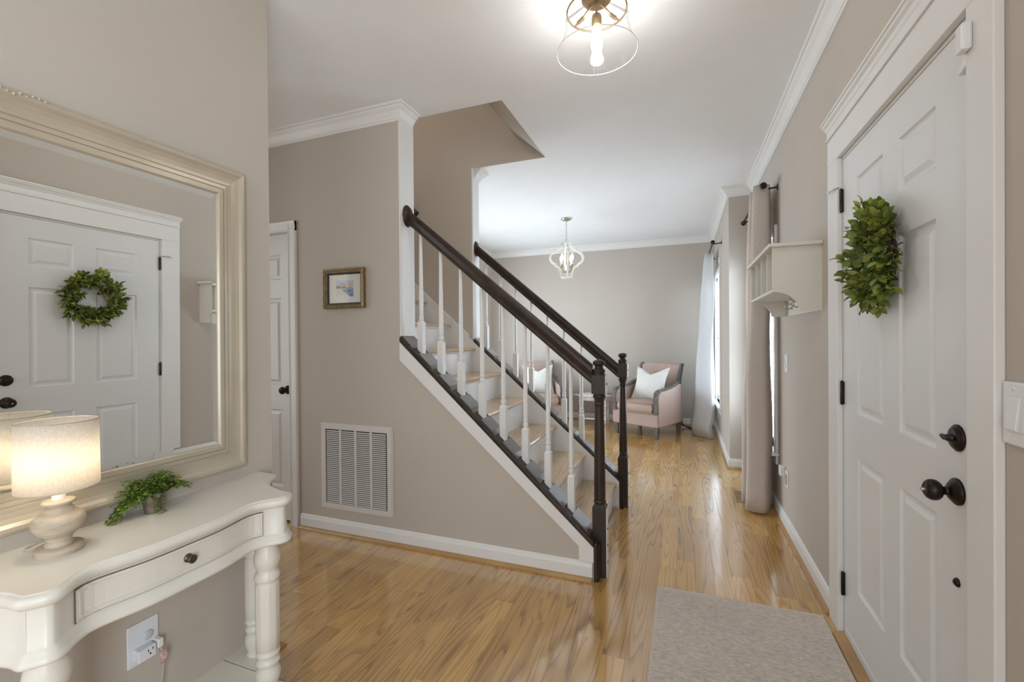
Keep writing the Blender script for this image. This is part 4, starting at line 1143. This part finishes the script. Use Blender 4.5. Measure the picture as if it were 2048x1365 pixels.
part('back_board', MB().box(-0.008, 0, 0.016, L_-0.016, 0.0, zt_), CUBBY, cb)
for i in (1, 2, 3): part('divider', MB().box(-dep+0.004, -0.008, L_*i/4-0.006, L_*i/4+0.006, zs_+0.016, zt_), CUBBY, cb)
for i in range(3):
    y_ = L_*(0.22+0.28*i)
    h = MB(); h.box(-0.012, -0.008, y_-0.008, y_+0.008, 0.035, 0.085)
    h.tube(catmull([(-0.011,y_,0.048),(-0.030,y_,0.040),(-0.045,y_,0.050),(-0.046,y_,0.066)], 5), 0.0038, 8)
    h.tube(catmull([(-0.011,y_,0.072),(-0.040,y_,0.072),(-0.062,y_,0.088),(-0.066,y_,0.10)], 5), 0.0038, 8)
    part('coat_hook', h, NICKEL, cb)

# ------------------------------------------------------------------ switches and outlets on the front wall
def rocker(root, y0, y1, z0, z1, x):
    part('rocker', MB().prism([(x, z0), (x-0.009, z0+0.003), (x-0.002, z1), (x, z1)], y0, y1, 'y'), WHITEP, root, bev=0.001)
sw = thing('light_switch', 'white two rocker light switch right of the entry door', 'light switch', (XW, 1.192, 1.122))
part('switch_plate', MB().box(-0.009, 0, -0.0625, 0.0625, -0.065, 0.065), WHITEP, sw, bev=0.006, seg=3)
for y_ in (-0.026, 0.026):
    rocker(sw, y_-0.0175, y_+0.0175, -0.035, 0.035, -0.008)
    for z_ in (-0.051, 0.051): part('plate_screw', MB().lathe([(0.003,0),(0.003,-0.0012),(0,-0.0015)], (-0.009, y_, z_), 'x', 8), WHITEP, sw)
sw2 = thing('light_switch', 'single white rocker switch on the wall between the cubby shelf and the window', 'light switch', (XW, 3.415, 1.105))
part('switch_plate', MB().box(-0.006, 0, -0.038, 0.038, -0.0585, 0.0585), WHITEP, sw2, bev=0.003)
rocker(sw2, -0.017, 0.017, -0.034, 0.034, -0.005)
ol2 = thing('wall_outlet', 'white wall outlet low beside the beige curtain, one socket in use', 'outlet', (XW, 3.415, 0.335))
part('cover_plate', MB().box(-0.006, 0, -0.036, 0.036, -0.057, 0.057), WHITEP, ol2, bev=0.003)
sl = MB(); sl.box(-0.0066, -0.0058, -0.014, 0.014, -0.034, 0.034)
part('socket_face', sl, VENTW, ol2)
ch = thing('plug_charger', 'small white plug-in charger beside the outlet near the beige curtain', 'charger', (XW, 3.50, 0.375))
part('charger_body', MB().box(-0.032, -0.0, -0.026, 0.026, -0.036, 0.03), WHITEP, ch, bev=0.005)
part('charger_led', MB().box(-0.0325, -0.0315, -0.004, 0.004, 0.012, 0.016), PLATE, ch)

# ------------------------------------------------------------------ floor vents
def fvent(x, y, w_, l_, label):
    v = thing('floor_vent', label, 'vent', (x, y, 0.0))
    f_ = MB(); f_.box(-w_, w_, -l_, -l_+0.02, 0.0005, 0.004); f_.box(-w_, w_, l_-0.02, l_, 0.0005, 0.004); f_.box(-w_, -w_+0.015, -l_+0.02, l_-0.02, 0.0005, 0.004); f_.box(w_-0.015, w_, -l_+0.02, l_-0.02, 0.0005, 0.004)
    f_.box(-w_+0.015, w_-0.015, -0.008, 0.008, 0.0005, 0.004)
    part('vent_frame', f_, OAKSHOE, v)
    part('vent_well', MB().box(-w_+0.01, w_-0.01, -l_+0.01, l_-0.01, 0.0002, 0.0010), VENTW, v)
    me = MB().box(-0.0015, 0.0015, -l_+0.02, l_-0.02, 0.001, 0.0035).mesh('vent_bar', OAKSHOE)
    for i in range(5):
        o = bpy.data.objects.new('vent_bar', me); COL.objects.link(o); o.parent = v; o.location = (-w_+0.03+i*(2*w_-0.06)/4, 0, 0)
fvent(0.425, 4.02, 0.055, 0.145, 'brown floor register beside the beige curtain')
fvent(0.195, 6.02, 0.055, 0.075, 'brown floor register in front of the white curtain')

# ------------------------------------------------------------------ rug
rgm = thing('entry_rug', 'beige looped entry rug in front of the entry door', 'rug', (0.225, 1.58, 0.0))
rx0, rx1, ry0, ry1 = -0.132-0.225, 0.588-0.225, 0.75-1.58, 2.409-1.58
part('rug_pile', MB().box(rx0+0.006, rx1-0.006, ry0+0.006, ry1-0.006, 0.001, 0.011), RUG, rgm, bev=0.003)
bb = MB(); pts = [(rx0,ry0),(rx1,ry0),(rx1,ry1),(rx0,ry1)]
bb.sweep(pts, [(0,0.001),(0.010,0.001),(0.010,0.0115),(0.002,0.0115),(0,0.008)], 1, 0, closed=True)
part('rug_binding', bb, RUGB, rgm)

# ------------------------------------------------------------------ ceiling light
LX, LY = -0.335, 1.92
cl = thing('ceiling_light', 'clear glass bell ceiling light with one glowing bulb over the entry', 'ceiling light', (LX, LY, ZC))
part('canopy', MB().lathe([(0.062,0.0),(0.062,-0.012),(0.055,-0.020),(0.030,-0.026),(0.0,-0.028)], (0,0,0), 'z', 32), BRASS, cl)
part('stem', MB().tube([(0,0,-0.026),(0,0,-0.075)], 0.005, 10), BRASS, cl)
part('socket', MB().lathe([(0.008,-0.070),(0.019,-0.078),(0.021,-0.088),(0.021,-0.122),(0.0,-0.124)], (0,0,0), 'z', 20), BRASS, cl)
part('bulb', MB().lathe([(0.013,-0.122),(0.0145,-0.130),(0.020,-0.155),(0.0245,-0.185),(0.0245,-0.205),(0.019,-0.228),(0.009,-0.243),(0,-0.247)], (0,0,0), 'z', 20), BULBD, cl)
part('hoop', MB().tube([(0.124*math.cos(a*math.pi/28), 0.124*math.sin(a*math.pi/28), -0.060) for a in range(57)], 0.0035, 8, cap=False), BRASS, cl)
for az_ in (R(100-50), R(100+50), R(-80)):
    ax, ay = math.cos(az_), math.sin(az_)
    a = MB()
    a.tube(catmull([(0.02*ax,0.02*ay,-0.022),(0.055*ax,0.055*ay,-0.034),(0.085*ax,0.085*ay,-0.052),(0.100*ax,0.100*ay,-0.050),(0.122*ax,0.122*ay,-0.060)], 6), [0.0045]*25, 8)
    for q in range(6):
        t = 0.075+0.006*q
        a.tube([( (t+0.006*math.cos(b*0.785))*ax - 0.006*math.sin(b*0.785)*ay*0.2, (t)*ay+0.007*math.sin(b*0.785), -0.047-0.001*q+0.007*math.cos(b*0.785)) for b in range(9)], 0.0015, 5, cap=False)
    part('arm', a, BRASS, cl)
gs = MB(); gs.lathe([(0.120,-0.052),(0.125,-0.066),(0.128,-0.100),(0.134,-0.140),(0.145,-0.185),(0.158,-0.215),(0.168,-0.232)], (0,0,0), 'z', 64)
gs.f = gs.f[:64*6]; gs.mi = gs.mi[:64*6]; gs.smooth = gs.smooth[:64*6]
part('glass_shade', gs, GLASS, cl)
rim_m = mat('glass_rim', (0.88, 0.88, 0.86), 0.12, var=0.01)
part('glass_rim', MB().tube([(0.168*math.cos(a*math.pi/36), 0.168*math.sin(a*math.pi/36), -0.2325) for a in range(73)], 0.0016, 6, cap=False), rim_m, cl)

# ------------------------------------------------------------------ chandelier
cx, cy = -1.311, 5.322
ch_ = thing('chandelier', 'whitewashed quatrefoil lantern chandelier hanging in the living room', 'chandelier', (cx, cy, ZC))
part('canopy', MB().lathe([(0.065,0.0),(0.064,-0.010),(0.045,-0.024),(0.015,-0.034),(0.0,-0.036)], (0,0,0), 'z', 28), NICKEL, ch_)
me = None
lk = MB(); lk.tube([(0.0065*math.cos(a*math.pi/8), 0, 0.014*math.sin(a*math.pi/8)) for a in range(17)], 0.0018, 6, cap=False); lkme = lk.mesh('chain_link', NICKEL)
for i in range(10):
    o = bpy.data.objects.new('chain_link', lkme); COL.objects.link(o); o.parent = ch_
    o.location = (0, 0, -0.046-0.0205*i); o.rotation_euler = (0, 0, 1.57*(i % 2)+0.4)
part('hanging_ring', MB().tube([(0.013*math.cos(a*math.pi/10), 0, -0.268+0.022*math.sin(a*math.pi/10)) for a in range(21)], 0.003, 8, cap=False), NICKEL, ch_)
# quatrefoil rib outline (radius, z below ceiling)
_seg = [[(0.036,-0.290),(0.052,-0.306),(0.060,-0.335),(0.084,-0.364),(0.118,-0.380),(0.138,-0.384)],
        [(0.138,-0.384),(0.137,-0.398),(0.144,-0.408)],
        [(0.144,-0.408),(0.176,-0.426),(0.196,-0.458),(0.198,-0.486),(0.184,-0.520),(0.158,-0.544),(0.140,-0.552)],
        [(0.140,-0.552),(0.134,-0.562),(0.135,-0.576)],
        [(0.135,-0.576),(0.108,-0.584),(0.084,-0.606),(0.068,-0.645),(0.060,-0.680),(0.056,-0.712)]]
rib = []
for sg in _seg:
    q = catmull([(a_, b_, 0) for a_, b_ in sg], 4); rib += q if not rib else q[1:]
for k in range(4):
    a = k*math.pi/2 + 0.36
    c, s_ = math.cos(a), math.sin(a)
    b = MB(); vs = []; w_ = 0.016; t_ = 0.011
    for i, p in enumerate(rib):
        tdir = (rib[min(i+1,len(rib)-1)] - rib[max(i-1,0)]).normalized(); nx, nz = tdir.y, -tdir.x
        for (dn, dw_) in ((-w_/2*1.0,-t_),(w_/2,-t_),(w_/2,t_),(-w_/2,t_)):
            r_ = p.x - nx*dn*1.6; z = p.y - nz*dn*1.6
            vs.append((r_*c - dw_*s_, r_*s_ + dw_*c, z))
    b.add(vs, [(i*4+q, i*4+(q+1)%4, (i+1)*4+(q+1)%4, (i+1)*4+q) for i in range(len(rib)-1) for q in range(4)] + [(0,1,2,3), tuple(len(vs)-4+q for q in (3,2,1,0))])
    part('rib', b, WHITEW, ch_)
part('top_cap', MB().lathe([(0.0,-0.280),(0.040,-0.284),(0.042,-0.300),(0.0,-0.302)], (0,0,0), 'z', 20), WHITEW, ch_)
part('bottom_cap', MB().lathe([(0.0,-0.704),(0.066,-0.706),(0.066,-0.718),(0.02,-0.724),(0.0,-0.724)], (0,0,0), 'z', 20), WHITEW, ch_)
part('center_rod', MB().tube([(0,0,-0.300),(0,0,-0.640)], 0.004, 8), BRASS, ch_)
part('hub', MB().lathe([(0.0,-0.625),(0.014,-0.632),(0.022,-0.645),(0.014,-0.662),(0.006,-0.675),(0.0,-0.69)], (0,0,0), 'z', 16), BRASS, ch_)
for k in range(4):
    a = k*math.pi/2 + 0.36 + 0.785; c, s_ = math.cos(a), math.sin(a)
    b = MB(); b.tube(catmull([(0.012*c,0.012*s_,-0.645),(0.040*c,0.040*s_,-0.648),(0.075*c,0.075*s_,-0.630),(0.085*c,0.085*s_,-0.590),(0.085*c,0.085*s_,-0.575)], 5), 0.0035, 8)
    b.lathe([(0.004,-0.580),(0.016,-0.572),(0.017,-0.568),(0.006,-0.568)], (0.085*c,0.085*s_,0), 'z', 14)
    ao = part('arm', b, BRASS, ch_)
    part('candle_sleeve', MB().lathe([(0.0085,-0.570),(0.0085,-0.515),(0.0,-0.514)], (0.085*c,0.085*s_,0), 'z', 12), WHITEW, ao)
    part('bulb', MB().lathe([(0.007,-0.514),(0.010,-0.506),(0.0155,-0.490),(0.0165,-0.478),(0.013,-0.460),(0.006,-0.442),(0.0,-0.432)], (0.085*c,0.085*s_,0), 'z', 14), BULBC, ao)

# ------------------------------------------------------------------ armchairs (local: faces -y, x width)
def soft_box(x0, x1, y0, y1, z0, z1, n=7, puff=0.02, top=0.0):
    b = MB()
    def face(fn): b.grid(n, n, fn)
    cx_, cy_, cz_ = (x0+x1)/2, (y0+y1)/2, (z0+z1)/2
    def pf(x, y, z):
        u, v, w_ = (x-cx_)/((x1-x0)/2), (y-cy_)/((y1-y0)/2), (z-cz_)/((z1-z0)/2)
        k = 1 - 0.04*(u*u*v*v + v*v*w_*w_ + u*u*w_*w_)
        zz = z + (top if w_ > 0.9 else 0)*(1-u*u)*(1-v*v)
        return (cx_+(x-cx_)*k + puff*math.copysign(1,u)*(abs(u) > 0.99)*(1-v*v)*(1-w_*w_),
                cy_+(y-cy_)*k + puff*math.copysign(1,v)*(abs(v) > 0.99)*(1-u*u)*(1-w_*w_), cz_+(zz-cz_)*(1-0.02*(u*u+v*v)))
    for s_ in (0, 1):
        face(lambda a, c, s_=s_: pf(x0+(x1-x0)*a, y0+(y1-y0)*c, z1 if s_ else z0))
        face(lambda a, c, s_=s_: pf(x0+(x1-x0)*a, y1 if s_ else y0, z0+(z1-z0)*c))
        face(lambda a, c, s_=s_: pf(x1 if s_ else x0, y0+(y1-y0)*a, z0+(z1-z0)*c))
    return b
def armchair(label, loc, rz):
    root = thing('armchair', label, 'armchair', loc, rz, 'pair of blush armchairs')
    W2 = 0.345; D0_, D1_ = -0.36, 0.34
    bs = MB(); bs.box(-W2+0.012, W2-0.012, D0_+0.01, D1_-0.02, 0.145, 0.325)
    part('seat_base', bs, UPH, root, bev=0.018, seg=3)
    part('seat_cushion', soft_box(-0.265, 0.265, D0_-0.012, 0.20, 0.315, 0.445, 9, 0.012, 0.022), UPH, root, bev=0.012)
    pip = MB()
    for z_ in (0.322, 0.442):
        pip.tube([(-0.262, D0_-0.014, z_-0.004), (0.0, D0_-0.020, z_), (0.262, D0_-0.014, z_-0.004), (0.268, -0.1, z_)], 0.0045, 6)
    part('piping', pip, UPHP, root)
    # reclined back
    bk = MB(); rec = 0.13
    def bfn(s_):
        def fn(a, c):
            x = (-0.275+0.55*a)*(1+0.03*c); z = 0.34 + 0.565*c
            y = 0.20 + rec*c + (0.09 if s_ else 0.0) - (0 if s_ else 0.030*math.sin(math.pi*a)*math.sin(math.pi*min(1, c*0.9+0.1)))
            return (x, y, z + (0.012*math.sin(math.pi*a) if c > 0.95 else 0))
        return fn
    bk.grid(11, 11, bfn(0)); bk.grid(11, 11, bfn(1))
    bk.grid(11, 2, lambda a, c: tuple(Vector(bfn(0)(a,1)).lerp(Vector(bfn(1)(a,1)), c)))
    for e_ in (0, 1): bk.grid(2, 11, lambda a, c, e_=e_: tuple(Vector(bfn(0)(e_,c)).lerp(Vector(bfn(1)(e_,c)), a)))
    part('back', bk, UPH, root)
    for s_ in (-1, 1):
        # wooden back stile with a scroll at the top
        q = MB(); vs = [(s_*0.283, 0.215, 0.15), (s_*0.283, 0.21, 0.50), (s_*0.289, 0.285, 0.75), (s_*0.295, 0.345, 0.900)]
        pts = [(0.20,0.14),(0.195,0.50),(0.245,0.72),(0.318,0.895),(0.345,0.925),(0.382,0.925),(0.392,0.900),(0.375,0.880),(0.320,0.72),(0.270,0.50),(0.270,0.14)]
        x0, x1 = sorted((s_*0.280, s_*0.312)); q.prism(pts, x0, x1, 'x')
        part('back_stile', q, GREYW, root, bev=0.004)
        # upholstered arm
        q = MB(); pts = [(-0.335,0.15),(-0.335,0.40),(-0.345,0.50),(-0.325,0.565),(-0.27,0.595),(-0.16,0.60),(0.0,0.615),(0.12,0.64),(0.22,0.665),(0.25,0.66),(0.25,0.15)]
        x0, x1 = sorted((s_*0.272, s_*0.338)); q.prism(pts, x0, x1, 'x')
        part('arm', q, UPH, root, bev=0.010, seg=3)
        q = MB(); top = catmull([(0,0.235,0.690),(0,0.15,0.672),(0,0.02,0.632),(0,-0.13,0.612),(0,-0.26,0.608),(0,-0.335,0.580),(0,-0.360,0.505),(0,-0.348,0.40),(0,-0.346,0.31)], 6)
        vs = []
        for i, p in enumerate(top):
            t = (top[min(i+1,len(top)-1)]-top[max(i-1,0)]).normalized(); n_ = Vector((0, t.z, -t.y))
            for (dx, dn) in ((-0.030,-0.009),(0.030,-0.009),(0.026,0.010),(-0.026,0.010)):
                v = p - n_*dn; vs.append((s_*0.306+dx, v.y, v.z))
        q.add(vs, [(i*4+a, i*4+(a+1)%4, (i+1)*4+(a+1)%4, (i+1)*4+a) for i in range(len(top)-1) for a in range(4)] + [(0,1,2,3), tuple(len(vs)-4+a for a in (3,2,1,0))])
        part('arm_rail', q, GREYW, root, bev=0.003)
        for yy in (D0_+0.055, 0.265):
            l_ = MB(); x_ = s_*0.290
            a, b_ = 0.030, 0.019
            vs = [(x_-b_,yy-b_,0),(x_+b_,yy-b_,0),(x_+b_,yy+b_,0),(x_-b_,yy+b_,0),(x_-a,yy-a,0.148),(x_+a,yy-a,0.148),(x_+a,yy+a,0.148),(x_-a,yy+a,0.148)]
            l_.add(vs, [(0,3,2,1),(4,5,6,7),(0,1,5,4),(1,2,6,5),(2,3,7,6),(3,0,4,7)])
            part('leg', l_, GREYW, root, bev=0.003)
    return root
armchair('blush armchair by the far window with a white throw cushion', (-0.445, 6.315, 0), R(-26))
armchair('blush armchair seen between the stair balusters, left of the side table', (-2.060, 6.480, 0), R(26))
def cushion(label, loc, rz, tilt):
    b = MB(); N = 15; S = 0.215
    def fn(s_):
        def g(a, c):
            u, v = 2*a-1, 2*c-1
            pin = 1 + 0.10*(u*u*v*v) - 0.05*((1-u*u)*v*v + (1-v*v)*u*u)
            x = S*u*pin; z = S*v*pin
            if v > 0: z -= 0.095*(1-abs(u))**1.3*v*v           # chopped top edge
            th = 0.075*(max(0,1-u*u)*max(0,1-v*v))**0.45
            return (x, s_*th, z+S)
        return g
    b.grid(N, N, fn(1)); b.grid(N, N, fn(-1))
    root = thing('throw_cushion', label, 'cushion', loc, rz, 'white throw cushions')
    o = part('cushion_body', b, CUSH, root); o.rotation_euler = (tilt, 0, 0)
    p = MB(); g0 = fn(0)
    ring = [g0(t/12,0) for t in range(12)] + [g0(1,t/12) for t in range(12)] + [g0(1-t/12,1) for t in range(12)] + [g0(0,1-t/12) for t in range(13)]
    p.tube(ring, 0.003, 5, cap=False); o2 = part('welt', p, CUSH, root); o2.rotation_euler = (tilt, 0, 0)
    return root
cushion('white chopped cushion on the armchair by the far window', (-0.455, 6.285, 0.462), R(-26)+R(4), R(-24))
cushion('white chopped cushion on the armchair behind the balusters', (-2.035, 6.450, 0.462), R(26)-R(4), R(-24))

# ------------------------------------------------------------------ side table
sd = thing('side_table', 'distressed white oval side table with turned legs between the armchairs', 'table', (-1.240, 6.66, 0))
tp = MB(); tp.lathe([(0.0,0.452),(0.300,0.452),(0.312,0.446),(0.312,0.436),(0.300,0.430),(0.0,0.430)], (0,0,0), 'z', 40, sy=0.72)
part('table_top', tp, WHITEW, sd)
fl = MB()
for k in range(28):
    a = k*2*math.pi/28; c, s_ = math.cos(a), math.sin(a)
    fl.tube([(0.20*c, 0.145*s_, 0.4525), (0.30*c, 0.216*s_, 0.4525)], 0.003, 4)
part('carved_flutes', fl, GREYW, sd)
part('apron', MB().lathe([(0.262,0.431),(0.262,0.372),(0.250,0.366),(0.0,0.366)], (0,0,0), 'z', 40, sy=0.70), WHITEW, sd)
lgm = MB(); lgm.lathe([(0.018,0.372),(0.022,0.360),(0.022,0.345),(0.014,0.338),(0.017,0.328),(0.023,0.310),(0.018,0.285),(0.012,0.265),(0.018,0.258),(0.018,0.250),(0.012,0.243),(0.015,0.225),(0.020,0.200),(0.016,0.170),(0.011,0.152),(0.018,0.145),(0.018,0.136),(0.013,0.130),(0.022,0.115),(0.022,0.085),(0.013,0.074),(0.018,0.064),(0.015,0.045),(0.008,0.020),(0.010,0.008),(0.006,0.0)], (0,0,0), 'z', 14)
lg = lgm.mesh('leg', WHITEW)
for (dx, dy) in ((-0.185,-0.115),(0.185,-0.115),(-0.185,0.115),(0.185,0.115)):
    o = bpy.data.objects.new('leg', lg); COL.objects.link(o); o.parent = sd; o.location = (dx, dy, 0)
s1 = MB(); s1.box(-0.185, 0.185, -0.128, -0.102, 0.088, 0.112); part('stretcher', s1, WHITEW, sd, bev=0.003)
s1 = MB(); s1.box(-0.185, 0.185, 0.102, 0.128, 0.088, 0.112); part('stretcher', s1, WHITEW, sd, bev=0.003)
s1 = MB(); s1.box(-0.198, -0.172, -0.10, 0.10, 0.088, 0.112); s1.box(0.172, 0.198, -0.10, 0.10, 0.088, 0.112); part('stretcher', s1, WHITEW, sd, bev=0.003)

# ------------------------------------------------------------------ cable by the far corner
cbx = thing('power_cable', 'black power cable lying on the floor behind the window armchair', 'cable', (0.02, 6.85, 0))
part('cable', MB().tube(catmull([(-0.06,0.06,0.10),(-0.02,-0.02,0.03),(0.05,-0.12,0.010),(0.15,-0.16,0.012),(0.24,-0.10,0.012)], 8), 0.008, 8), CORD, cbx)
part('cable_loop', MB().tube(catmull([(-0.10,0.07,0.09),(-0.04,0.0,0.03),(0.06,-0.08,0.016),(0.18,-0.11,0.02),(0.26,-0.05,0.012)], 8), 0.008, 8), CORD, cbx)
part('adapter_brick', MB().box(0.12, 0.24, -0.10, -0.03, 0.001, 0.035), CORD, cbx, bev=0.006)
